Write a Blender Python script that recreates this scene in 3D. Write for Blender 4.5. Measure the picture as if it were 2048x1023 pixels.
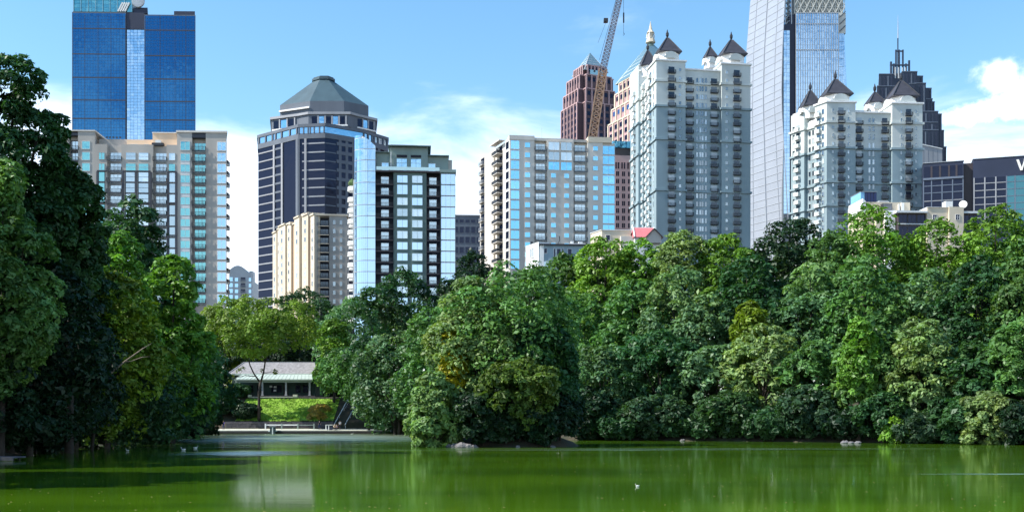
import bpy, math, random
import numpy as np
from mathutils import Vector, Matrix

SC = bpy.context.scene
for _o in list(bpy.data.objects):
    bpy.data.objects.remove(_o)

# ------------------------------------------------------------------ camera
FPX, CXP, HYP, CAMZ = 2200.0, 1024.0, 840.0, 2.5      # focal length and horizon in photograph pixels
cam_d = bpy.data.cameras.new('camera')
cam_d.sensor_width = 36.0
cam_d.lens = 36.0 * FPX / 2048.0
cam_d.shift_y = (HYP - 511.5) / 2048.0
cam_d.clip_start = 0.1
cam_d.clip_end = 20000.0
cam = bpy.data.objects.new('camera', cam_d)
SC.collection.objects.link(cam)
cam.location = (0, 0, CAMZ)
cam.rotation_euler = (math.radians(90), 0, 0)
SC.camera = cam

# ------------------------------------------------------------------ sun, sky, exposure
SUN_DIR = Vector((-0.72, -0.15, 0.72)).normalized()     # towards the sun: from the left, high
SUN_EL = math.asin(SUN_DIR.z)
SUN_AZ = math.atan2(SUN_DIR.x, SUN_DIR.y)                # clockwise from +Y
sun_d = bpy.data.lights.new('sun', 'SUN')
sun_d.energy = 5.0
sun_d.angle = math.radians(0.5)
sun_d.color = (1.0, 0.95, 0.87)
sun = bpy.data.objects.new('sun', sun_d)
SC.collection.objects.link(sun)
sun.rotation_euler = SUN_DIR.to_track_quat('Z', 'Y').to_euler()

world = bpy.data.worlds.new('World')
SC.world = world
world.use_nodes = True
_nt = world.node_tree
_nt.nodes.clear()
def wn(t, **kw):
    n = _nt.nodes.new(t)
    for k, v in kw.items():
        setattr(n, k, v)
    return n
def wl(a, b):
    _nt.links.new(a, b)
def wmath(op, a, b=None, c=None, clamp=False):
    n = wn('ShaderNodeMath', operation=op)
    n.use_clamp = clamp
    for i, x in enumerate((a, b, c)):
        if x is None:
            continue
        if isinstance(x, (int, float)):
            n.inputs[i].default_value = x
        else:
            wl(x, n.inputs[i])
    return n.outputs[0]
def wrange(x, a, b, c=0.0, d=1.0):
    n = wn('ShaderNodeMapRange', interpolation_type='SMOOTHSTEP')
    wl(x, n.inputs[0])
    for i, v in enumerate((a, b, c, d)):
        n.inputs[i + 1].default_value = v
    return n.outputs[0]
_sky = wn('ShaderNodeTexSky', sky_type='NISHITA')
_sky.sun_disc = False
_sky.sun_elevation = SUN_EL
_sky.sun_rotation = SUN_AZ
_sky.altitude = 300
_sky.air_density = 1.15
_sky.dust_density = 0.25
_sky.ozone_density = 2.2
_hs = wn('ShaderNodeHueSaturation')
_hs.inputs['Saturation'].default_value = 1.18
_hs.inputs['Hue'].default_value = 0.492
wl(_sky.outputs[0], _hs.inputs['Color'])
_tc = wn('ShaderNodeTexCoord')
_sep = wn('ShaderNodeSeparateXYZ')
wl(_tc.outputs['Generated'], _sep.inputs[0])
_el = _sep.outputs[2]                                     # sine of the elevation
_map = wn('ShaderNodeMapping')
_map.inputs['Scale'].default_value = (5.0, 5.0, 17.0)
_map.inputs['Location'].default_value = (3.1, 1.7, 0.4)
wl(_tc.outputs['Generated'], _map.inputs[0])
_n1 = wn('ShaderNodeTexNoise')
_n1.inputs['Scale'].default_value = 1.0
_n1.inputs['Detail'].default_value = 8
_n1.inputs['Roughness'].default_value = 0.56
_n1.inputs['Distortion'].default_value = 0.35
wl(_map.outputs[0], _n1.inputs['Vector'])
# thin cloud: thick near the horizon, gone about 20 degrees up
_cov = wrange(_el, 0.13, 0.345, 0.33, -0.30)
_thin = wrange(wmath('ADD', _n1.outputs['Fac'], _cov), 0.36, 0.76)
# cumulus heaps: a few bulges in direction space roughened with finer noise
_map2 = wn('ShaderNodeMapping')
_map2.inputs['Scale'].default_value = (27.0, 27.0, 33.0)
wl(_tc.outputs['Generated'], _map2.inputs[0])
_n2 = wn('ShaderNodeTexNoise')
_n2.inputs['Scale'].default_value = 1.0
_n2.inputs['Detail'].default_value = 7
_n2.inputs['Roughness'].default_value = 0.60
wl(_map2.outputs[0], _n2.inputs['Vector'])
def heap(px, py, rad, squash, side=1.0):
    d = Vector(((px - CXP) / FPX, side, (HYP - py) / FPX)).normalized()
    sub = wn('ShaderNodeVectorMath', operation='SUBTRACT')
    wl(_tc.outputs['Generated'], sub.inputs[0]); sub.inputs[1].default_value = d
    mul = wn('ShaderNodeVectorMath', operation='MULTIPLY')
    wl(sub.outputs[0], mul.inputs[0]); mul.inputs[1].default_value = (1, 1, squash)
    ln = wn('ShaderNodeVectorMath', operation='LENGTH')
    wl(mul.outputs[0], ln.inputs[0])
    return wmath('SUBTRACT', 1.0, wmath('DIVIDE', ln.outputs['Value'], rad))
_heaps = None
# (ahead of the camera, and the bank of cloud behind it that the glass towers mirror)
for (px, py, rad, sq, sd) in ((1995, 158, 0.021, 1.2, 1), (2055, 205, 0.036, 1.5, 1), (1950, 228, 0.030, 2.0, 1), (2120, 170, 0.04, 1.1, 1),
                          (485, 450, 0.060, 1.0, 1), (400, 540, 0.075, 1.0, 1),
                          (190, 430, 0.165, 1.0, -1), (430, 450, 0.11, 1.0, -1), (-140, 430, 0.13, 1.0, -1), (700, 520, 0.12, 1.1, -1), (950, 420, 0.10, 1.1, -1),
                          (1250, 480, 0.13, 1.0, -1), (1630, 400, 0.175, 1.0, -1), (1880, 430, 0.15, 1.0, -1), (2200, 420, 0.15, 1.0, -1)):
    h = heap(px, py, rad, sq, sd)
    _heaps = h if _heaps is None else wmath('MAXIMUM', _heaps, h)
_heap = wrange(wmath('ADD', _heaps, wmath('MULTIPLY', wmath('SUBTRACT', _n2.outputs['Fac'], 0.5), 2.7)), -0.05, 0.85)
_mask = wmath('MAXIMUM', wmath('MULTIPLY', _thin, 0.64), wmath('MULTIPLY', _heap, 0.70), clamp=True)
_mixc = wn('ShaderNodeMix', data_type='RGBA')
wl(_mask, _mixc.inputs['Factor'])
wl(_hs.outputs[0], _mixc.inputs['A'])
_mixc.inputs['B'].default_value = (8.6, 8.9, 9.6, 1)
_bg = wn('ShaderNodeBackground')
_bg.inputs['Strength'].default_value = 0.15
wl(_mixc.outputs['Result'], _bg.inputs['Color'])
_wo = wn('ShaderNodeOutputWorld')
wl(_bg.outputs[0], _wo.inputs['Surface'])

SC.view_settings.view_transform = 'Standard'
SC.view_settings.look = 'None'
SC.view_settings.gamma = 1.0
SC.view_settings.use_curve_mapping = False
SC.view_settings.exposure = 0.70
SC.render.engine = 'CYCLES'
SC.cycles.use_denoising = True
SC.cycles.max_bounces = 6
SC.cycles.transparent_max_bounces = 6

# ------------------------------------------------------------------ helpers
COL = SC.collection
R = math.radians
RNG = random.Random(7)

def X(px, Y): return (px - CXP) / FPX * Y
def Z(py, Y): return CAMZ + (HYP - py) / FPX * Y
def P(px, py, Y): return Vector((X(px, Y), Y, Z(py, Y)))

MATS = {}
def mat(name, col, rough=0.75, metal=0.0, var=0.12, scale=0.6, bump=0.0, spec=0.4, rand=0.0, streak=False):
    """plain principled surface with soft colour variation; rand = tone differs from object to object"""
    if name in MATS:
        return MATS[name]
    m = bpy.data.materials.new(name)
    m.use_nodes = True
    nt = m.node_tree
    b = nt.nodes['Principled BSDF']
    b.inputs['Roughness'].default_value = rough
    b.inputs['Metallic'].default_value = metal
    b.inputs['Specular IOR Level'].default_value = spec
    tc = nt.nodes.new('ShaderNodeNewGeometry')
    mp = nt.nodes.new('ShaderNodeMapping')
    mp.inputs['Scale'].default_value = (scale, scale, scale * (0.15 if streak else 1.0))
    nt.links.new(tc.outputs['Position'], mp.inputs[0])
    no = nt.nodes.new('ShaderNodeTexNoise')
    no.inputs['Detail'].default_value = 6
    no.inputs['Scale'].default_value = 1.0
    nt.links.new(mp.outputs[0], no.inputs['Vector'])
    mr = nt.nodes.new('ShaderNodeMapRange')
    mr.inputs[1].default_value = 0.3; mr.inputs[2].default_value = 0.7
    mr.inputs[3].default_value = 1 - var; mr.inputs[4].default_value = 1 + var
    nt.links.new(no.outputs['Fac'], mr.inputs[0])
    fac = mr.outputs[0]
    if rand:
        oi = nt.nodes.new('ShaderNodeObjectInfo')
        m2 = nt.nodes.new('ShaderNodeMapRange')
        m2.inputs[3].default_value = 1 - rand; m2.inputs[4].default_value = 1 + rand
        nt.links.new(oi.outputs['Random'], m2.inputs[0])
        mu = nt.nodes.new('ShaderNodeMath'); mu.operation = 'MULTIPLY'
        nt.links.new(fac, mu.inputs[0]); nt.links.new(m2.outputs[0], mu.inputs[1])
        fac = mu.outputs[0]
    vm = nt.nodes.new('ShaderNodeVectorMath'); vm.operation = 'SCALE'
    vm.inputs[0].default_value = col[:3]
    nt.links.new(fac, vm.inputs['Scale'])
    nt.links.new(vm.outputs[0], b.inputs['Base Color'])
    if bump:
        bp = nt.nodes.new('ShaderNodeBump')
        bp.inputs['Strength'].default_value = bump
        bp.inputs['Distance'].default_value = 0.15
        nt.links.new(no.outputs['Fac'], bp.inputs['Height'])
        nt.links.new(bp.outputs[0], b.inputs['Normal'])
    MATS[name] = m
    return m

def glass(name, col, rough=0.06, refl=0.5, body=(0.01, 0.02, 0.03), wave=0.02, blind=0.0, blindcol=(0.55, 0.58, 0.6)):
    """coated window glass: part mirror tinted col, part dark room behind; blind = share of objects with pale blinds drawn"""
    if name in MATS:
        return MATS[name]
    m = bpy.data.materials.new(name)
    m.use_nodes = True
    nt = m.node_tree
    nt.nodes.clear()
    out = nt.nodes.new('ShaderNodeOutputMaterial')
    gl = nt.nodes.new('ShaderNodeBsdfGlossy')
    gl.inputs['Roughness'].default_value = rough
    gl.inputs['Color'].default_value = (*col, 1)
    df = nt.nodes.new('ShaderNodeBsdfDiffuse')
    df.inputs['Color'].default_value = (*body, 1)
    mx = nt.nodes.new('ShaderNodeMixShader')
    lw = nt.nodes.new('ShaderNodeLayerWeight')
    lw.inputs['Blend'].default_value = 0.25
    mr = nt.nodes.new('ShaderNodeMapRange')
    mr.inputs[3].default_value = refl; mr.inputs[4].default_value = 1.0
    nt.links.new(lw.outputs['Fresnel'], mr.inputs[0])
    nt.links.new(mr.outputs[0], mx.inputs[0])
    nt.links.new(df.outputs[0], mx.inputs[1]); nt.links.new(gl.outputs[0], mx.inputs[2])
    if wave:
        geo = nt.nodes.new('ShaderNodeNewGeometry')
        no = nt.nodes.new('ShaderNodeTexNoise')
        no.inputs['Scale'].default_value = 0.35
        no.inputs['Detail'].default_value = 3
        nt.links.new(geo.outputs['Position'], no.inputs['Vector'])
        bp = nt.nodes.new('ShaderNodeBump')
        bp.inputs['Strength'].default_value = wave
        bp.inputs['Distance'].default_value = 1.0
        nt.links.new(no.outputs['Fac'], bp.inputs['Height'])
        nt.links.new(bp.outputs[0], gl.inputs['Normal'])
    if blind:
        oi = nt.nodes.new('ShaderNodeObjectInfo')
        lt = nt.nodes.new('ShaderNodeMapRange')
        lt.inputs[1].default_value = 1 - blind - 0.1; lt.inputs[2].default_value = 1 - blind + 0.1
        nt.links.new(oi.outputs['Random'], lt.inputs[0])
        mc = nt.nodes.new('ShaderNodeMix'); mc.data_type = 'RGBA'
        nt.links.new(lt.outputs[0], mc.inputs['Factor'])
        mc.inputs['A'].default_value = (*body, 1); mc.inputs['B'].default_value = (*blindcol, 1)
        nt.links.new(mc.outputs['Result'], df.inputs['Color'])
    nt.links.new(mx.outputs[0], out.inputs['Surface'])
    MATS[name] = m
    return m

class MB:
    """collects simple solids, built as one mesh"""
    def __init__(s):
        s.v = []; s.f = []; s.m = []; s.mats = []
    def mi(s, m):
        if m not in s.mats:
            s.mats.append(m)
        return s.mats.index(m)
    def face(s, pts, m):
        i = len(s.v)
        s.v.extend([tuple(p) for p in pts])
        s.f.append(list(range(i, i + len(pts)))); s.m.append(s.mi(m))
        return s
    def box(s, x0, x1, y0, y1, z0, z1, m):
        if x1 < x0: x0, x1 = x1, x0
        if y1 < y0: y0, y1 = y1, y0
        i = len(s.v)
        s.v += [(x0, y0, z0), (x1, y0, z0), (x1, y1, z0), (x0, y1, z0), (x0, y0, z1), (x1, y0, z1), (x1, y1, z1), (x0, y1, z1)]
        k = s.mi(m)
        for q in ((0, 3, 2, 1), (4, 5, 6, 7), (0, 1, 5, 4), (1, 2, 6, 5), (2, 3, 7, 6), (3, 0, 4, 7)):
            s.f.append([i + a for a in q]); s.m.append(k)
        return s
    def prism(s, poly, z0, z1, m, top=None):
        n = len(poly); i = len(s.v); k = s.mi(m)
        t = top or poly
        zz0 = z0 if hasattr(z0, '__len__') else [z0] * n
        zz1 = z1 if hasattr(z1, '__len__') else [z1] * n
        s.v += [(p[0], p[1], zz0[j]) for j, p in enumerate(poly)] + [(p[0], p[1], zz1[j]) for j, p in enumerate(t)]
        for a in range(n):
            b = (a + 1) % n
            s.f.append([i + a, i + b, i + n + b, i + n + a]); s.m.append(k)
        s.f.append([i + n + a for a in range(n)]); s.m.append(k)
        s.f.append([i + n - 1 - a for a in range(n)]); s.m.append(k)
        return s
    def bar(s, p, q, w, m, w2=None):
        p = Vector(p); q = Vector(q)
        d = (q - p).normalized()
        up = Vector((0, 0, 1)) if abs(d.z) < 0.9 else Vector((1, 0, 0))
        a = d.cross(up).normalized(); b = d.cross(a).normalized()
        i = len(s.v); k = s.mi(m)
        w2 = w if w2 is None else w2
        for c, ww in ((p, w), (q, w2)):
            for sa, sb in ((-1, -1), (1, -1), (1, 1), (-1, 1)):
                s.v.append(tuple(c + a * sa * ww / 2 + b * sb * ww / 2))
        for f in ((0, 1, 2, 3), (7, 6, 5, 4), (0, 4, 5, 1), (1, 5, 6, 2), (2, 6, 7, 3), (3, 7, 4, 0)):
            s.f.append([i + x for x in f]); s.m.append(k)
        return s
    def tube(s, pts, rads, m, n=8, cap=True):
        i0 = len(s.v); k = s.mi(m)
        for j, p in enumerate(pts):
            p = Vector(p)
            d = (Vector(pts[min(j + 1, len(pts) - 1)]) - Vector(pts[max(j - 1, 0)])).normalized()
            up = Vector((0, 0, 1)) if abs(d.z) < 0.9 else Vector((1, 0, 0))
            a = d.cross(up).normalized(); b = d.cross(a)
            for q in range(n):
                t = 2 * math.pi * q / n
                s.v.append(tuple(p + (a * math.cos(t) + b * math.sin(t)) * rads[j]))
        for j in range(len(pts) - 1):
            for q in range(n):
                a = i0 + j * n + q; b = i0 + j * n + (q + 1) % n
                s.f.append([a, b, b + n, a + n]); s.m.append(k)
        if cap:
            s.f.append([i0 + q for q in range(n)]); s.m.append(k)
            s.f.append([i0 + (len(pts) - 1) * n + q for q in range(n)]); s.m.append(k)
        return s
    def lathe(s, prof, c, m, n=12):
        """prof: list of (radius, z)"""
        i0 = len(s.v); k = s.mi(m)
        for r, z in prof:
            for q in range(n):
                t = 2 * math.pi * q / n
                s.v.append((c[0] + r * math.cos(t), c[1] + r * math.sin(t), c[2] + z))
        for j in range(len(prof) - 1):
            for q in range(n):
                a = i0 + j * n + q; b = i0 + j * n + (q + 1) % n
                s.f.append([a, b, b + n, a + n]); s.m.append(k)
        s.f.append([i0 + q for q in range(n)]); s.m.append(k)
        s.f.append([i0 + (len(prof) - 1) * n + q for q in range(n)]); s.m.append(k)
        return s
    def mesh(s, name, smooth=False):
        me = bpy.data.meshes.new(name)
        me.from_pydata(s.v, [], s.f)
        for m in s.mats:
            me.materials.append(m)
        me.polygons.foreach_set('material_index', s.m)
        if smooth:
            me.polygons.foreach_set('use_smooth', [True] * len(s.f))
        import bmesh
        bm = bmesh.new(); bm.from_mesh(me)
        bmesh.ops.recalc_face_normals(bm, faces=bm.faces)
        bm.to_mesh(me); bm.free()
        me.update()
        return me

def offset(poly, d):
    """polygon moved outward by d (counter-clockwise order)"""
    n = len(poly); out = []
    for i in range(n):
        p0 = Vector(poly[i - 1]); p1 = Vector(poly[i]); p2 = Vector(poly[(i + 1) % n])
        e1 = (p1 - p0).normalized(); e2 = (p2 - p1).normalized()
        n1 = Vector((e1.y, -e1.x)); n2 = Vector((e2.y, -e2.x))
        b = (n1 + n2)
        if b.length < 1e-6:
            b = n1
        b.normalize()
        out.append(tuple(p1 + b * (d / max(0.35, b.dot(n1)))))
    return out

def thing(name, label, cat, loc=(0, 0, 0), rot=0.0, group=None):
    o = bpy.data.objects.new(name, None)
    COL.objects.link(o)
    o.location = loc; o.rotation_euler = (0, 0, rot)
    o.empty_display_size = 0.5
    o['label'] = label; o['category'] = cat
    if group: o['group'] = group
    return o
def part(name, me, parent=None, loc=(0, 0, 0), rot=0.0, label=None, kind=None, scale=None):
    if isinstance(me, MB):
        me = me.mesh(name)
    o = bpy.data.objects.new(name, me)
    COL.objects.link(o)
    o.parent = parent
    o.location = loc; o.rotation_euler = (0, 0, rot)
    if scale: o.scale = scale
    if label: o['label'] = label
    if kind: o['kind'] = kind
    return o
def tag(o, label, cat, group=None):
    o['label'] = label; o['category'] = cat
    if group: o['group'] = group
    return o
def struct(name, me, label=None):
    o = part(name, me)
    o['kind'] = 'structure'
    return o
CACHE = {}
def cached(key, fn):
    if key not in CACHE:
        CACHE[key] = fn()
    return CACHE[key]

class Fac:
    """a building: origin at its front left corner, u along the front, t back along the left side"""
    def __init__(s, name, label, cat, px, Y, yaw=0.0, phi=None, group=None):
        s.Y = Y; s.X0 = X(px, Y); s.th = R(yaw); s.ph = R(yaw if phi is None else phi)
        s.root = thing(name, label, cat, (s.X0, Y, 0), s.th, group)
    def u(s, px):
        k = (px - CXP) / FPX
        return (k * s.Y - s.X0) / (math.cos(s.th) - k * math.sin(s.th))
    def t(s, px):
        k = (px - CXP) / FPX
        return (s.X0 - k * s.Y) / (math.sin(s.ph) + k * math.cos(s.ph))
    def z(s, py, u=0.0): return CAMZ + (HYP - py) / FPX * (s.Y + u * math.sin(s.th))
    def zs(s, py, t=0.0): return CAMZ + (HYP - py) / FPX * (s.Y + t * math.cos(s.ph))
    def side(s, t, off=0.0):
        a = math.pi / 2 + s.ph - s.th
        # outward is to the left of the direction going back
        return (t * math.cos(a) - off * math.sin(a) * 1.0, t * math.sin(a) + off * math.cos(a))
    def srot(s): return s.ph - s.th - math.pi / 2
    def box(s, name, u0, u1, v0, v1, z0, z1, m, parent=None, label=None):
        return part(name, MB().box(u0, u1, v0, v1, z0, z1, m), parent or s.root, label=label)
    def prism(s, name, poly, z0, z1, m, parent=None, label=None):
        return part(name, MB().prism(poly, z0, z1, m), parent or s.root, label=label)
    def on(s, name, me, u, z, v=0.0, parent=None): return part(name, me, parent or s.root, (u, v, z))
    def onl(s, name, me, t, z, off=0.0, parent=None):
        x, y = s.side(t, off)
        return part(name, me, parent or s.root, (x, y, z), s.srot())

def window_mesh(w, h, fr, gl, fw=0.12, dep=0.10, bars=0, hbars=0):
    """framed window, outward is -y; glass set back inside a proud frame"""
    def f():
        b = MB()
        b.face([(-w / 2, -0.02, 0), (w / 2, -0.02, 0), (w / 2, -0.02, h), (-w / 2, -0.02, h)], gl)
        b.box(-w / 2 - fw, -w / 2, -dep, 0.0, -fw, h + fw, fr)
        b.box(w / 2, w / 2 + fw, -dep, 0.0, -fw, h + fw, fr)
        b.box(-w / 2, w / 2, -dep - .02, 0.0, -fw, 0, fr)
        b.box(-w / 2, w / 2, -dep, 0.0, h, h + fw, fr)
        for i in range(bars):
            x = -w / 2 + w * (i + 1) / (bars + 1)
            b.box(x - .04, x + .04, -dep * .8, -0.01, 0, h, fr)
        for i in range(hbars):
            z = h * (i + 1) / (hbars + 1)
            b.box(-w / 2, w / 2, -dep * .7, -0.012, z - .04, z + .04, fr)
        return b.mesh('window')
    return cached(('win', round(w, 2), round(h, 2), fr.name, gl.name, fw, bars, hbars), f)

def balcony_mesh(w, d, slab, rail, door, dh=2.25, dw=None, solid=False, top=False):
    """slab, open railing of bars and a glazed door in the wall behind"""
    dw = dw or w * 0.8
    def f():
        b = MB()
        b.box(-w / 2, w / 2, -d, 0.0, -0.22, 0.0, slab)
        b.face([(-dw / 2, -0.03, 0.02), (dw / 2, -0.03, 0.02), (dw / 2, -0.03, dh), (-dw / 2, -0.03, dh)], door)
        b.box(-w / 2, w / 2, -d, -d + 0.05, 1.0, 1.08, rail)
        for sx in (-1, 1):
            b.box(sx * w / 2 - .03, sx * w / 2 + .03, -d + .05, -0.02, 1.0, 1.08, rail)
        if solid:
            b.box(-w / 2, w / 2, -d, -d + 0.04, 0.05, 1.0, rail)
            for sx in (-1, 1):
                b.box(sx * w / 2 - .02, sx * w / 2 + .02, -d + .04, -0.02, 0.05, 1.0, rail)
        else:
            n = max(4, int(w / 0.35))
            for i in range(n + 1):
                x = -w / 2 + w * i / n
                b.box(x - .05, x + .05, -d, -d + .04, 0, 1.0, rail)
            for sx in (-1, 1):
                for j in range(3):
                    y = -d + (j + .5) * d / 3
                    b.box(sx * w / 2 - .02, sx * w / 2 + .02, y - .05, y + .05, 0, 1.0, rail)
        return b.mesh('balcony')
    return cached(('bal', round(w, 2), round(d, 2), slab.name, rail.name, door.name, dh, round(dw, 2), solid), f)

def panegrid(u0, u1, z0, z1, nu, nz, gl, mul, y=0.0, tilt=0.006, seed=1, gap=0.10, plan=None):
    """curtain wall of separate panes, each very slightly out of true, set in a mullion sheet"""
    rr = random.Random(seed)
    b = MB()
    du = (u1 - u0) / nu; dz = (z1 - z0) / nz
    for i in range(nu):
        for j in range(nz):
            a0 = u0 + i * du + gap / 2; a1 = a0 + du - gap
            c0 = z0 + j * dz + gap / 2; c1 = c0 + dz - gap
            tx = rr.uniform(-tilt, tilt) * du; tz = rr.uniform(-tilt, tilt) * dz
            b.face([(a0, y - .06 - tx - tz, c0), (a1, y - .06 + tx - tz, c0), (a1, y - .06 + tx + tz, c1), (a0, y - .06 - tx + tz, c1)], gl)
    return b
# ------------------------------------------------------------------ materials of the buildings
stone_lo = mat('stone_greygreen', (0.245, 0.325, 0.355), 0.85, var=0.17, scale=0.12, streak=True)
stone_hi = mat('stone_pale', (0.52, 0.56, 0.54), 0.85, var=0.17, scale=0.12, streak=True)
cream = mat('render_cream', (0.60, 0.52, 0.40), 0.85, var=0.17, scale=0.15, streak=True)
tan = mat('render_tan', (0.42, 0.30, 0.20), 0.85, var=0.17, scale=0.15, streak=True)
beige = mat('concrete_beige', (0.60, 0.56, 0.50), 0.85, var=0.17, scale=0.15, streak=True)
greige = mat('concrete_greige', (0.43, 0.40, 0.36), 0.85, var=0.17, scale=0.15, streak=True)
peach = mat('render_peach', (0.78, 0.56, 0.38), 0.85, var=0.06, scale=0.2)
white = mat('paint_white', (0.78, 0.78, 0.76), 0.6, var=0.05)
offw = mat('offwhite_frame', (0.62, 0.64, 0.64), 0.6, var=0.05)
iron = mat('dark_iron', (0.025, 0.028, 0.035), 0.5, var=0.1, rand=0.3)
slate = mat('slate_roof', (0.050, 0.050, 0.062), 0.55, var=0.18, scale=0.8)
mullion = mat('grey_mullion', (0.10, 0.12, 0.14), 0.45, var=0.08)
darkframe = mat('dark_frame', (0.045, 0.047, 0.06), 0.5, var=0.1)
sage = mat('sage_wall', (0.115, 0.165, 0.155), 0.85, var=0.17, scale=0.2, streak=True)
sagehi = mat('sage_upper_wall', (0.22, 0.29, 0.27), 0.85, var=0.17, scale=0.2, streak=True)
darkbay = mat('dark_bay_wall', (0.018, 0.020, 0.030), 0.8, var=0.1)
granite = mat('blue_granite', (0.030, 0.044, 0.075), 0.45, var=0.15, scale=0.1, streak=True)
granite_l = mat('blue_granite_light', (0.12, 0.15, 0.20), 0.5, var=0.1, scale=0.1)
greyst = mat('grey_granite', (0.105, 0.125, 0.155), 0.65, var=0.17, scale=0.15, streak=True)
palest = mat('pale_granite', (0.30, 0.31, 0.33), 0.7, var=0.1, scale=0.15, streak=True)
copper = mat('green_grey_roof', (0.045, 0.082, 0.100), 0.5, var=0.12, scale=0.25, streak=True)
pink = mat('pink_granite', (0.42, 0.28, 0.28), 0.7, var=0.17, scale=0.15, streak=True)
brown = mat('brown_granite', (0.10, 0.065, 0.075), 0.7, var=0.17, scale=0.15, streak=True)
hotel = mat('hotel_dark_panel', (0.022, 0.030, 0.060), 0.5, var=0.12, scale=0.2)
bronze = mat('bronze_panel', (0.05, 0.04, 0.045), 0.5, var=0.12)
redroof = mat('red_roof', (0.50, 0.15, 0.16), 0.7, var=0.10, scale=1.0)
bluegrey = mat('bluegrey_siding', (0.27, 0.36, 0.42), 0.8, var=0.08)
metal = mat('galvanised_metal', (0.40, 0.42, 0.44), 0.4, metal=0.3, var=0.1)
rust = mat('crane_orange_tan', (0.32, 0.20, 0.13), 0.6, var=0.2, scale=1.0)
cranegrey = mat('crane_grey', (0.20, 0.20, 0.24), 0.6, var=0.15)

g_blue = glass('glass_deep_blue', (0.034, 0.150, 0.31), 0.04, 0.85, (0.004, 0.012, 0.05), 0.012)
g_teal = glass('glass_teal', (0.25, 0.62, 0.66), 0.06, 0.55, (0.02, 0.07, 0.09), 0.05)
g_sky = glass('glass_sky', (0.50, 0.72, 0.92), 0.05, 0.66, (0.03, 0.06, 0.09), 0.03)
g_mid = glass('glass_mid_blue', (0.40, 0.68, 0.90), 0.05, 0.62, (0.02, 0.05, 0.09), 0.05)
g_dark = glass('glass_dark', (0.17, 0.21, 0.34), 0.07, 0.08, (0.007, 0.009, 0.017), 0.05)
g_bal = glass('glass_balcony_door', (0.30, 0.40, 0.50), 0.07, 0.12, (0.008, 0.012, 0.022), 0.05, blind=0.34, blindcol=(0.45, 0.5, 0.52))
g_room = glass('glass_flat', (0.50, 0.62, 0.70), 0.06, 0.30, (0.02, 0.03, 0.045), 0.04, blind=0.35, blindcol=(0.50, 0.54, 0.56))
g_tealdark = glass('glass_dark_teal', (0.16, 0.42, 0.48), 0.08, 0.35, (0.01, 0.035, 0.045), 0.05)
g_pale = glass('glass_pale_blinds', (0.55, 0.72, 0.82), 0.06, 0.45, (0.10, 0.14, 0.17), 0.04, blind=0.55, blindcol=(0.62, 0.66, 0.68))
g_cyan = glass('glass_cyan', (0.22, 0.62, 0.92), 0.06, 0.62, (0.02, 0.09, 0.16), 0.05, blind=0.2, blindcol=(0.45, 0.6, 0.7))
g_roof = glass('glass_roof_pale', (0.55, 0.72, 0.72), 0.15, 0.5, (0.22, 0.32, 0.33), 0.02)

rb = random.Random(11)

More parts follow.
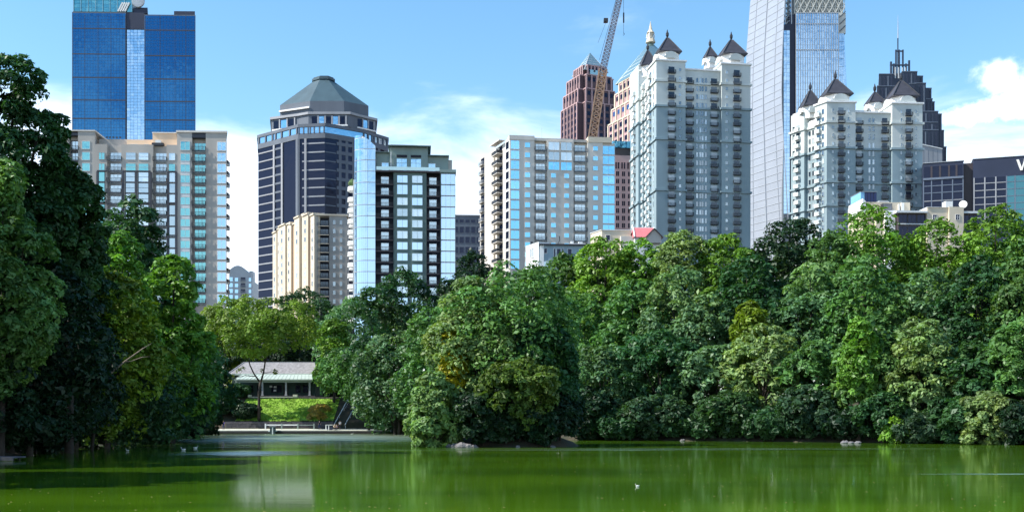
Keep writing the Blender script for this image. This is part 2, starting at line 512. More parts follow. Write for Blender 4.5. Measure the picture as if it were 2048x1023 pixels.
# ------------------------------------------------------------------ deep blue glass tower (left, behind)
def blue_tower():
    f = Fac('office_tower', 'deep blue mirror glass skyscraper cut off by the photo top, behind the greige slab', 'skyscraper', 144, 600, 1.5)
    W = f.u(391); D = 45
    ztop = f.z(28); zl = f.z(-70)
    uL = f.u(252); uR = f.u(288.5); u1 = f.u(265)
    def sk(name, a, b, v0, v1, z0, z1, m):               # plan skewed back to the left, as the street grid runs
        k = .27
        f.prism(name, [(a - k * v0, v0), (b - k * v0, v0), (b - k * v1, v1), (a - k * v1, v1)], z0, z1, m)
    sk('glass_body', 0, uL, 0, D, -1, f.z(24), mullion)
    sk('glass_body', uL + .01, uR - .01, 2.0, D, -1, f.z(14), mullion)
    sk('glass_body', uR, W, 0, D, -1, ztop, mullion)
    sk('crown_block', 0.5, u1, 1.0, D * .8, f.z(24) + .01, zl, mullion)
    sk('parapet_block', f.u(348), W - .3, 0.4, 20, ztop + .01, f.z(20), hotel)
    sk('parapet_block', u1 + .3, f.u(295), 1.2, 20, f.z(24) + .01, f.z(12.5), hotel)
    z0 = f.z(420)
    part('pane_grid', panegrid(0.2, uL - .2, z0, f.z(26), 18, 62, g_blue, mullion, 0, .0016, 3), f.root, kind='stuff')
    part('pane_grid', panegrid(uR + .2, W - .2, z0, ztop - .5, 16, 62, g_blue, mullion, 0, .0016, 4), f.root, kind='stuff')
    part('pane_grid', panegrid(uL + .1, uR - .1, z0, f.z(57), 5, 60, g_sky, mullion, 0.9, .003, 5), f.root, kind='stuff')
    f.box('recess_head', uL + .02, uR - .02, 0.3, 2.0, f.z(57), f.z(24), hotel)
    b = panegrid(0.7, u1 - .2, f.z(22), zl, 10, 12, g_teal, mullion, 1.0, .004, 6)
    part('pane_grid', b, f.root, kind='stuff')
    for i in range(9):                                  # fins of the open crown
        u = 0.7 + i * (u1 - 1.2) / 8
        f.box('crown_fin', u - .12, u + .12, 0.4, 0.9, f.z(22), zl, g_roof)
    for px in (146, 170, 196, 222, 251, 291, 320, 350, 372, 390):
        u = f.u(px)
        f.box('mullion', u - .08, u + .08, -.16, 0.0, z0, f.z(30), darkframe)
    for py in (57, 108, 155, 200, 237):                 # floor bands that read darker
        f.box('spandrel', .1, uL - .1, -.18, 0.0, f.z(py) - .28, f.z(py) + .28, darkframe)
        f.box('spandrel', uR + .1, W - .1, -.18, 0.0, f.z(py + 2) - .28, f.z(py + 2) + .28, darkframe)
    # round emblem half hidden at the top edge and its sloping glass lights
    b = MB().lathe([(0.3, 0), (3.2, 0.05), (3.6, .5), (3.2, 1.0), (0.3, 1.05)], (0, 0, 0), metal, 20)
    o = part('roof_dish', b, f.root, (f.u(276), 1.0, f.z(1)))
    o.rotation_euler = (R(90), 0, 0)
    f.box('dish_mount', f.u(274), f.u(278), 1.3, 4, f.z(13), f.z(2), metal)
    for i in range(4):
        a = f.u(236 + i * 4.5)
        part('rooflight', MB().bar((a, .3, f.z(22)), (a + 2.4, .3, f.z(4)), .7, white), f.root)
blue_tower()

# ------------------------------------------------------------------ greige apartment slab on the left
def left_slab():
    f = Fac('apartment_tower', 'greige apartment slab with teal glass bays, in front of the blue skyscraper', 'apartment tower', 100, 310, 2.5)
    W = f.u(453.5); D = 22
    fl = 3.08
    def row0(py): return f.z(py)
    uA, uB, uC = f.u(190), f.u(354), W
    zA, zB, zC = f.z(262), f.z(287), f.z(262)
    base = f.z(640)
    r = 1.7
    # plan with recessed balcony bays
    def bay_poly(u0, u1, bays):
        pts = [(u0, 0)]
        for a, b in bays:
            pts += [(a, 0), (a, r), (b, r), (b, 0)]
        pts += [(u1, 0), (u1 - .24 * D, D), (u0 - .24 * D, D)]
        return pts
    U = f.u
    bA = [(U(112), U(131)), (U(137), U(156))]
    bB = [(U(214), U(242.5)), (U(306), U(333))]
    bC = [(U(384), U(411.5))]
    f.prism('wall', bay_poly(0, uA - .01, bA), base, zA, greige)
    f.prism('wall', bay_poly(uA, uB - .01, bB), base, zB, greige)
    f.prism('wall', bay_poly(uB, uC, bC), base, zC, greige)
    f.prism('parapet', [(uB - .2, -.25), (uC + .25, -.25), (uC + .25 - .24 * D, D), (uB - .2 - .24 * D, D)], zC + .002, zC + .55, beige)
    f.box('parapet', -.2, uA + .1, -.2, D, zA + .002, zA + .4, beige)
    f.box('bay_head', U(384), U(411.5), .02, r - .01, f.z(272), zC - .3, darkframe)
    for a, b in bA:
        f.box('bay_head', a, b, .02, r - .01, f.z(270), zA - .4, darkframe)
    # plant rooms on the roof
    f.box('penthouse', U(186), U(250), 5, D - 2, zB + .002, f.z(268), greige)
    f.box('penthouse', U(246), U(302), 3.5, D - 2, zB + .002, f.z(271), peach)
    f.box('penthouse', U(300), U(353), 2.6, D - 2, zB + .002, f.z(259), peach)
    f.box('penthouse_cap', U(299), U(353.8), 2.3, D - 2, f.z(259) + .002, f.z(257.5), white)
    for px in (203, 209, 216, 223, 230):
        f.box('roof_vent', U(px) - .25, U(px) + .25, 4.6, 4.98, f.z(266), f.z(263.5), iron)
    for px in (256, 260, 265, 284, 288):
        f.on('window', window_mesh(.7, .6, offw, g_mid, .05), U(px), f.z(285), 3.48)
    o = thing_unit = part('roof_unit', MB().box(-1.6, 1.6, 0, 1.5, 0, .8, iron).box(-.6, .9, .1, 1.2, .82, 1.6, white), f.root, (U(313), .9, zB + .002))
    rows = [f.z(297) - i * fl for i in range(15)]
    for i, z in enumerate(rows):
        # right wing: window column, balcony column, corner glass
        f.on('window', window_mesh(2.55, 2.35 if i == 0 else 2.0, offw, g_teal, .1, bars=1), U(370.5), z, 0)
        f.on('spandrel', cached('spC', lambda: MB().box(-1.28, 1.28, -.07, 0, -.95, -.14, offw).mesh('spandrel')), U(370.5), z, 0) if i else None
        f.on('window', window_mesh(3.0, 2.3, offw, g_teal, .08, bars=2), U(397.7), z, r)
        f.on('balcony', balcony_mesh(3.8, .6, darkframe, iron, g_dark, dh=.1, dw=.2), U(397.7), z - .1, 0.02)
        f.on('corner_window', window_mesh(2.25, 2.25, white, g_mid, .14, bars=1), U(443.3), z, 0)
        # middle wing
        if i:
            zz = z + .15
            f.on('balcony', balcony_mesh(3.95, .35 if i < 3 else .6, darkframe, iron, g_dark, dh=.1, dw=.2), U(228.2), zz - .1 , 0.02)
            f.on('balcony', balcony_mesh(3.75, .35 if i < 3 else .6, darkframe, iron, g_dark, dh=.1, dw=.2), U(319.5), zz - .1, 0.02)
            f.on('window', window_mesh(3.2, 2.3, offw, g_pale, .08, bars=2), U(228.2), zz, r)
            f.on('window', window_mesh(3.0, 2.3, offw, g_pale, .08, bars=2), U(319.5), zz, r)
            dark = i >= 3
            fr = darkframe if dark else greige
            gl = g_pale if dark or i % 2 else g_teal
            f.on('window', window_mesh(1.55, 2.6 if dark else 1.9, fr, g_teal, .16 if dark else .05, bars=1 if not dark else 0), U(203.5), zz, 0)
            f.on('window', window_mesh(2.7, 2.65 if dark else 2.0, fr, gl, .18 if dark else .05, bars=0, hbars=1), U(261.5), zz, 0)
            f.on('window', window_mesh(2.7, 2.65 if dark else 2.0, fr, gl, .18 if dark else .05, bars=0, hbars=1), U(287), zz, 0)
            f.on('window', window_mesh(1.75, 2.6 if dark else 2.0, fr, gl, .16 if dark else .05), U(344), zz, 0)
        # left wing
        for px in (121.5, 146.5):
            f.on('window', window_mesh(2.2, 2.5, darkframe, g_pale, .2, bars=1), U(px), z, r)
            f.on('balcony', balcony_mesh(2.66, .3, darkframe, iron, g_dark, dh=.1, dw=.2), U(px), z - .2, 0.02)
        f.on('window', window_mesh(2.1, 2.1, offw, g_teal, .1), U(172), z, 0)
    # dark frames standing proud of the middle wing
    for px in (195.3, 246, 251.0 + 21, 301.5, 336.5, 352.5):
        u = U(px)
        f.box('bay_frame', u - .3, u + .3, -.28, -.001, base, f.z(342), darkframe)
    for py in (342, 405, 470):
        f.box('bay_frame', U(194.6), U(213.5), -.3, -.29 + .2, f.z(py), f.z(py) + .35, darkframe)
        f.box('bay_frame', U(246), U(301), -.3, -.29 + .2, f.z(py), f.z(py) + .35, darkframe)
        f.box('bay_frame', U(336), U(353), -.3, -.29 + .2, f.z(py), f.z(py) + .35, darkframe)
    # balconies sticking out of the right side
    me = cached('sidebal', lambda: MB().box(0, .7, -1.4, 1.4, -.2, 0, offw).box(.64, .7, -1.4, 1.4, .02, 1.0, iron).box(0, .63, -1.4, -1.34, .02, 1.0, iron).mesh('balcony'))
    for i, z in enumerate(rows[1:]):
        f.on('balcony', me, W - .95, z - .1, 4)
left_slab()

# ------------------------------------------------------------------ distant arched-top block in the gap
def arch_block():
    f = Fac('apartment_tower', 'small far pale block with an arched top, right of the greige slab', 'apartment tower', 455, 620, 3)
    W = f.u(505)
    n = 10
    b = MB()
    poly = [(0, 0), (W, 0), (W, 18), (0, 18)]
    b.prism(poly, -1, f.z(560), offw)
    part('wall', b, f.root)
    b = MB()
    pts = [(W * .06, f.z(560))] + [(W * .06 + W * .80 * i / n, f.z(545) + 4.2 * math.sin(math.pi * (.12 + .88 * i / n) )) for i in range(n + 1)] + [(W * .86, f.z(560))]
    v0 = [(p[0], 0.4, p[1]) for p in pts]; v1 = [(p[0], 10, p[1]) for p in pts]
    b.face(v0, offw); b.face(v1, offw)
    for i in range(len(pts) - 1):
        b.face([v0[i], v0[i + 1], v1[i + 1], v1[i]], white)
    part('arched_roof', b, f.root)
    f.box('stair_tower', W * .87, W, .2, 8, f.z(560) + .002, f.z(541), offw)
    for i in range(16):
        z = f.z(562) - i * 3.3
        f.on('window', window_mesh(1.9, 2.3, white, g_mid, .1), W * .14, z)
        f.on('balcony', balcony_mesh(3.2, .8, offw, metal, g_dark), W * .62, z)
        f.on('window', window_mesh(1.8, 2.0, white, g_mid, .1), W * .36, z)
        f.on('window', window_mesh(1.3, 2.0, white, g_mid, .1), W * .9, z)
arch_block()

# ------------------------------------------------------------------ dark banded tower with faceted hipped crown
def pyramid_tower():
    Y = 500
    cx = X(646, Y)
    root = thing('office_tower', 'dark banded office tower with a stepped green-grey faceted pyramid crown', 'skyscraper', (cx, Y, 0))
    def L(px, y): return (X(px, y) - cx, y - Y)
    A, B, C, C2, D_, E = L(516.5, 518), L(597, 499), L(650, 497), L(672, 500), L(725, 508), L(775, 522)
    back = [L(770, 560), L(520, 560)]
    poly = [A, B, C, C2, D_, E] + back
    zt = Z(270, 515)
    part('shaft', MB().prism(poly, -1, zt, g_dark), root)
    nfl = 34
    fh = 4.0
    def run(a, b, z0, z1, m, off=.25, name='spandrel', lab=None):
        a = Vector(a); b = Vector(b)
        d = (b - a).normalized(); n = Vector((d.y, -d.x))
        q = [tuple(a - n * .05), tuple(b - n * .05), tuple(b + n * off), tuple(a + n * off)]
        # keep the winding consistent
        return part(name, MB().prism(q, z0, z1, m), root)
    def lerp(a, b, t): return tuple(Vector(a).lerp(Vector(b), t))
    for i in range(nfl):
        z = zt - 8.5 - i * fh
        if z < Z(640, 510): break
        run(lerp(A, B, .01), lerp(A, B, .39), z, z + .55, palest)
        run(lerp(A, B, .44), lerp(A, B, .58), z, z + .9, greyst)
        run(lerp(A, B, .98), lerp(B, C, .99), z, z + .60, palest)
        run(lerp(C, C2, .02), lerp(C, C2, .98), z, z + .55, greyst, .12)
        run(lerp(C2, D_, .02), lerp(C2, D_, .98), z, z + 1.5, greyst)
        run(lerp(D_, E, .02), lerp(D_, E, .98), z, z + 1.5, greyst)
        if i < 12:
            for t in (.15, .40, .65, .9):
                p = lerp(C2, D_, t)
                run(lerp(C2, D_, t - .05), lerp(C2, D_, t + .05), z + 1.52, z + fh - .01, greyst, .22, 'pier')
                run(lerp(D_, E, t - .05), lerp(D_, E, t + .05), z + 1.52, z + fh - .01, greyst, .22, 'pier')
    zb = Z(650, 510)
    for t0, t1, m in ((.39, .43, palest), (.59, .63, palest), (.95, 1.0, greyst)):
        run(lerp(A, B, t0), lerp(A, B, t1), zb, zt - 6, m, .45, 'pilaster')
    run(lerp(B, C, .0), lerp(B, C, .05), zb, zt - 6, greyst, .42, 'pilaster')
    run(lerp(B, C, .23), lerp(B, C, .31), zb, zt - 6, palest, .45, 'pilaster')
    # stone attic and parapet of the shaft
    part('attic', MB().prism(offset(poly, .35), zt - 6, zt - 3.6, greyst), root)
    part('attic_windows', MB().prism(offset(poly, .15), zt - 3.6, zt - .8, g_mid), root)
    part('parapet', MB().prism(offset(poly, .6), zt - .8, zt + .6, greyst), root)
    for t in (.03, .2, .37, .45, .6, .8, .97):
        run(lerp(A, B, t - .015), lerp(A, B, t + .015), zt - 3.59, zt - .81, greyst, .5, 'pier')
        run(lerp(B, C, t - .02), lerp(B, C, t + .02), zt - 3.59, zt - .81, greyst, .5, 'pier')
        run(lerp(D_, E, t - .025), lerp(D_, E, t + .025), zt - 3.59, zt - .81, greyst, .5, 'pier')
    # crown storey
    def ring(pxs, ys):
        return [L(p, y) for p, y in zip(pxs, ys)]
    cpoly = ring((543, 597, 617, 700, 712, 752, 748, 547), (512, 506, 503, 503, 506, 514, 552, 552))
    z1 = Z(229, 507)
    part('crown_storey', MB().prism(cpoly, zt + .6, z1, greyst), root)
    part('crown_cornice', MB().prism(offset(cpoly, .7), z1 - 1.1, z1, palest), root)
    segs = [(cpoly[0], cpoly[1]), (cpoly[2], cpoly[3]), (cpoly[4], cpoly[5])]
    for (a, b) in segs:
        ln = (Vector(b) - Vector(a)).length
        n = 3 if ln < 15 else 5
        for k in range(n):
            t0 = .08 + .84 * k / n; t1 = t0 + .84 / n * .74
            run(lerp(a, b, t0), lerp(a, b, t1), zt + 1.8, z1 - 2.0, g_mid if k % 2 else g_dark, .1, 'window')
            run(lerp(a, b, t1 + .01), lerp(a, b, t1 + .05), zt + 1.0, z1 - 1.6, palest, .5, 'pier')
        run(lerp(a, b, .05), lerp(a, b, .95), zt + .9, zt + 1.5, white, .7, 'ledge')
    # drum, then the stepped faceted roof
    rp = ring((560, 620, 688, 737, 733, 690, 622, 563), (511, 504, 504, 512, 540, 552, 552, 540))
    zr = Z(207, 508)
    part('roof_drum', MB().prism(rp, z1, zr, greyst), root)
    run(lerp(rp[0], rp[1], 0), lerp(rp[0], rp[1], 1), z1 + 2.0, z1 + 2.7, white, .9, 'ledge')
    tp = ring((627, 640, 656, 667, 666, 656, 640, 628), (521, 518, 518, 521, 528, 532, 532, 528))
    ztop = Z(160, 519)
    N = 15
    for k in range(N):
        a = k / N; b = (k + .94) / N
        p0 = [tuple(Vector(q).lerp(Vector(w), a)) for q, w in zip(rp, tp)]
        p1 = [tuple(Vector(q).lerp(Vector(w), b)) for q, w in zip(rp, tp)]
        part('roof_step', MB().prism(p0, zr + (ztop - zr) * k / N, zr + (ztop - zr) * (k + 1) / N, copper, top=p1), root)
    part('roof_cap', MB().prism(offset(tp, .7), ztop, ztop + 1.0, copper).prism(tp, ztop + 1.0, ztop + 1.7, copper), root)
pyramid_tower()

# ------------------------------------------------------------------ tan and cream apartment block with a stepped side
def tan_block():
    f = Fac('apartment_tower', 'cream and tan mid-rise with dark stacked balconies, in front of the banded tower', 'apartment tower', 633.5, 372, 6, 30)
    W = f.u(694); D = 16
    base = f.z(640); zt = f.z(431)
    U = f.u
    r = 1.6
    poly = [(0, 0), (U(635.5), 0), (U(635.5), r), (U(658.5), r), (U(658.5), 0), (W, 0), (W, D), (2, D)]
    f.prism('wall', poly, base, zt, greige)
    f.prism('parapet', offset([(0, 0), (W, 0), (W, D), (2, D)], .35), zt + .002, zt + .6, cream)
    fl = 2.97
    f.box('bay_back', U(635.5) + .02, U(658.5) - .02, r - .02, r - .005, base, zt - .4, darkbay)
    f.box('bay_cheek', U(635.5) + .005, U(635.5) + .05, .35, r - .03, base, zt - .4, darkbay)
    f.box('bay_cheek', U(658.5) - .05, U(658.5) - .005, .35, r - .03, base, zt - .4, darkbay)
    for i in range(10):
        z = zt - 3.4 - i * fl
        f.on('balcony', balcony_mesh(3.7, .35, cream, iron, g_dark, dh=.1, dw=.2), U(647), z, .0)
        f.on('window', window_mesh(3.0, 2.0, darkframe, g_bal, .1, bars=2), U(647), z + .1, r - .03)
        f.on('window', window_mesh(.85, 1.5, greige, g_room, .06), U(668.5), z + .5)
        f.on('window', window_mesh(.85, 1.5, greige, g_room, .06), U(682), z + .5)
    # long side going back to the left: alternating cream bays and tan recesses
    cuts = [633.5, 626, 621, 610, 604, 594, 586, 583, 575, 562, 557, 549.5]
    zz = [431, 431, 431, 430, 436, 448, 449, 448, 452, 459, 466, 470]
    prj = [.9, 0, .9, .1, 1.0, 0, .7, .2, .9, .4, .8]
    cl = [cream, tan, cream, cream, cream, tan, cream, cream, cream, cream, cream]
    for i in range(len(cuts) - 1):
        t0, t1 = f.t(cuts[i]), f.t(cuts[i + 1])
        if t1 < t0: t0, t1 = t1, t0
        a, b = f.side(t0 + .01, prj[i]), f.side(t1 - .01, prj[i])
        dpt = -1.2 if i < 3 else -9
        c, d = f.side(t1 - .01, dpt), f.side(t0 + .01, dpt)
        q = [d, c, b, a]
        z1 = f.zs(zz[i], (t0 + t1) / 2)
        f.prism('bay', q, base, z1, cl[i])
        f.prism('bay_cornice', [d, c, f.side(t1 - .01, prj[i] + .35), f.side(t0 + .01, prj[i] + .35)], z1 + .002, z1 + .5, cream)
        if cl[i] is cream and abs(t1 - t0) > 2.5:
            w = min(1.5, (t1 - t0) * .3)
            for k in range(11):
                z = z1 - 3.6 - k * fl
                f.onl('window', window_mesh(w, 1.5, white, g_room, .1), (t0 + t1) / 2, z + .5, prj[i])
    t0, t1 = f.t(610), f.t(586)
    f.prism('penthouse', [f.side(t0, -7), f.side(t1, -7), f.side(t1, -1.2), f.side(t0, -1.2)], f.zs(450, 20), f.zs(429, 18), cream)
tan_block()

# ------------------------------------------------------------------ condominium with the curved glass corner
def curved_condo():
    f = Fac('apartment_tower', 'sage condominium tower with a curved sky-blue glass corner and dark balcony stacks', 'apartment tower', 708, 305, 5)
    W = f.u(911); D = 24
    U = f.u
    base = f.z(640)
    fl = 3.09
    zt = f.z(341)
    r = 2.0
    uc0, uc1 = 0.0, U(751)
    poly = [(uc1, 1.2), (U(752), r), (U(787), r), (U(787), 0), (U(853), 0), (U(853), r), (U(880.5), r), (U(880.5), 0.1), (W, 0.1), (W, D), (0.6, D), (.6, 3.5), (uc1, 3.4)]
    f.prism('wall', poly, base, zt, sage)
    rows = [zt - 3.35 - i * fl for i in range(13)]
    # curved glass corner, top cut on a falling curve
    n = 9
    arc = []
    for i in range(n + 1):
        a = R(188 + 82 * i / n)
        arc.append((uc1 * .62 + math.cos(a) * uc1 * .62, 2.6 + math.sin(a) * 2.75))
    arc.append((uc1, -.15))
    tops = []
    for p in arc:
        s = max(0.0, p[0]) / uc1
        tops.append(f.z(269) - (f.z(269) - f.z(291)) * max(0.0, s - .15) ** 1.7 / (.85 ** 1.7))
    zf = [base] + [zt + 3.0 - i * fl for i in range(16)][::-1]
    b = MB()
    for i in range(len(arc) - 1):
        z0 = base
        m = min(tops[i], tops[i + 1])
        c0 = Vector(arc[i]); c1 = Vector(arc[i + 1])
        ins = (c1 - c0) * .025
        p, q = c0 + ins, c1 - ins
        zlist = [z for z in [zt + 4 * fl - k * fl for k in range(22)] if z < m - .3]
        prev = None
        for z in zlist:
            top = min(tops[i], z + fl - .2)
            tb = min(tops[i + 1], z + fl - .2)
            b.face([(p.x, p.y, z), (q.x, q.y, z), (q.x, q.y, tb), (p.x, p.y, top)], g_sky)
    part('curved_glass', b, f.root, kind='stuff')
    core = [(p[0] * .985 + .03, p[1] + .06) for p in arc] + [(uc1 - .05, 3.3), (.7, 3.4)]
    ct = tops + [f.z(291), f.z(270)]
    part('curved_mullions', MB().prism(core, base, [t - .05 for t in ct], offw), f.root)
    for k in range(17):
        z = zt + fl - k * fl
        q = [(p[0], p[1] - .10) for p in arc]
        part('glass_transom', MB().prism(q + [(uc1, .4), (.2, 3.0)], z - .14, z, metal), f.root)
    # stacked balconies either side of the middle wall
    for i, z in enumerate(rows):
        f.on('balcony', balcony_mesh((U(787) - U(752)) * .985, .35, bronze, iron, g_dark, dh=.1, dw=.2), U(769.4), z - .25, .05)
        f.on('window', window_mesh(2.0, 1.9, white, g_pale, .09, hbars=1), U(769.5), z + .3, r)
        f.on('balcony', balcony_mesh((U(880) - U(854)) * .985, .35, bronze, iron, g_dark, dh=.1, dw=.2), U(866.7), z - .25, .05)
        f.on('window', window_mesh(1.9, 1.9, white, g_pale, .09, hbars=1), U(866), z + .3, r)
        for px in (804.7, 834.5):
            tall = i == 0
            if i == 1: 
                f.on('window', window_mesh(2.8, 2.6, sagehi, g_sky, .12, bars=1), U(px), z + .15)
            else:
                f.on('window', window_mesh(2.8, 2.0, sagehi, g_sky if rb.random() < .5 else g_pale, .12, bars=1), U(px), z + .25)
        f.on('window_band', window_mesh((W - U(882)) * .94, 2.75, offw, g_sky, .08, bars=2), (U(881.5) + W) / 2, z + .1, .1)
    for a, b_ in ((U(752), U(787)), (U(853), U(880.5))):
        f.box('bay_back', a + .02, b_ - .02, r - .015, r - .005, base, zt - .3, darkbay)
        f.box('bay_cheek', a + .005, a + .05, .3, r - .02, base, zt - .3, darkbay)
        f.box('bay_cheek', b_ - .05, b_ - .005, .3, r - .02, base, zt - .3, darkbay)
    f.box('cap', U(880.5), W + .2, -.1, D, zt + .002, f.z(335), sagehi)
    f.box('terrace_slab', U(752), U(880), -.6, 3, zt - .25, zt + .15, bronze)
    # set-back top floors
    f.box('penthouse', U(752), U(779), 2.2, D - 3, zt + .16, f.z(301), sagehi)
    f.box('penthouse', U(779) + .01, U(856), 1.6, D - 2, zt + .16, f.z(289), sagehi)
    f.box('penthouse', U(856) + .01, U(897), 2.2, D - 3, zt + .16, f.z(306), sagehi)
    f.box('penthouse', U(880), U(905), 2.9, D - 4, f.z(335) + .002, f.z(311), greige)
    f.box('eave', U(776), U(862), .4, D - 1, f.z(289) + .002, f.z(287), sage)
    f.box('eave', U(781), U(834), 1.0, D - 3, f.z(287) + .002, f.z(285.5), greige)
    f.box('eave', U(856), U(898.5), 1.3, D - 2, f.z(306) + .002, f.z(304), sage)
    f.box('eave', U(750), U(779), 1.4, D - 2, f.z(301) + .002, f.z(299.5), sage)
    for px in (803.5, 832):
        f.on('window', window_mesh(2.8, 3.5, sagehi, g_mid, .1, bars=1, hbars=2), U(px), zt + .4, 1.6)
        f.box('window_head', U(px) - 1.45, U(px) + 1.45, 1.5, 1.599, zt + 4.3, zt + 5.0, darkbay)
    f.on('window', window_mesh(1.8, 2.4, white, g_mid, .1, bars=1), U(770), zt + .4, 2.2)
    f.on('window', window_mesh(1.8, 2.4, white, g_mid, .1, bars=1), U(864), zt + .4, 2.2)
    f.box('terrace_rail', U(753), U(879), -.5, -.46, zt + .25, zt + 1.2, g_roof)
    f.box('downpipe', U(781), U(782.4), 1.2, 1.5, zt + .3, f.z(300), white)
    # pale curved balconies on the left side
    me = cached('roundbal', lambda: MB().prism([(0, -2.2), (0, 2.2)] + [(-1.75 * math.cos(a), 2.2 * math.sin(a)) for a in [R(t) for t in (65, 35, 0, -35, -65)]], -.3, 0, white)
                .prism([(-.05, -2.1), (-.05, 2.1)] + [(-1.7 * math.cos(a), 2.1 * math.sin(a)) for a in [R(t) for t in (65, 35, 0, -35, -65)]], .0, .9, offw).mesh('balcony'))
    f.box('side_wall', -.6, .6, 6, D, base, f.z(350), offw)
    for i, z in enumerate(rows):
        if i < 1: continue
        f.on('balcony', me, -.6, z - .3, 9)
        f.on('balcony', me, -.6, z - .3, 15)
        o = part('window', window_mesh(2.4, 2.2, white, g_dark, .1), f.root, (-.6, 12, z), R(-90))
        o = part('window', window_mesh(1.6, 2.2, white, g_dark, .1), f.root, (.6, 4.8, z), R(-90))
    bb = MB().lathe([(.2, 0), (1.0, .4), (1.2, 1.0), (.7, 1.8), (.1, 2.3)], (0, 0, 0), mat('planter_green', (.07, .12, .04), .9), 8)
    part('planter', bb, f.root, (-1.0, 8.4, rows[0] - .3 + .9))
    f.on('balcony', me, -.6, rows[0] - .3, 9)
curved_condo()

# ------------------------------------------------------------------ low grey office in the gap
def grey_office():
    f = Fac('office_block', 'low grey office block with dark windows, right of the sage tower', 'office block', 905, 500, 3)
    W = f.u(966)
    f.box('wall', 0, W, 0, 20, -1, f.z(431), greyst)
    f.box('parapet', -.2, W + .2, -.3, 20, f.z(431) + .002, f.z(429), palest)
    for i in range(6):
        z = f.z(445) - i * 4.6
        for k in range(5):
            f.on('window', window_mesh(1.9, 1.4 if i == 0 else 2.8, greyst, g_dark, .12), W * (k + .6) / 5.3, z)
    for px in (925, 930, 942):
        f.box('roof_unit', f.u(px), f.u(px + 3), 3, 5, f.z(429) + .003, f.z(427), iron)
grey_office()

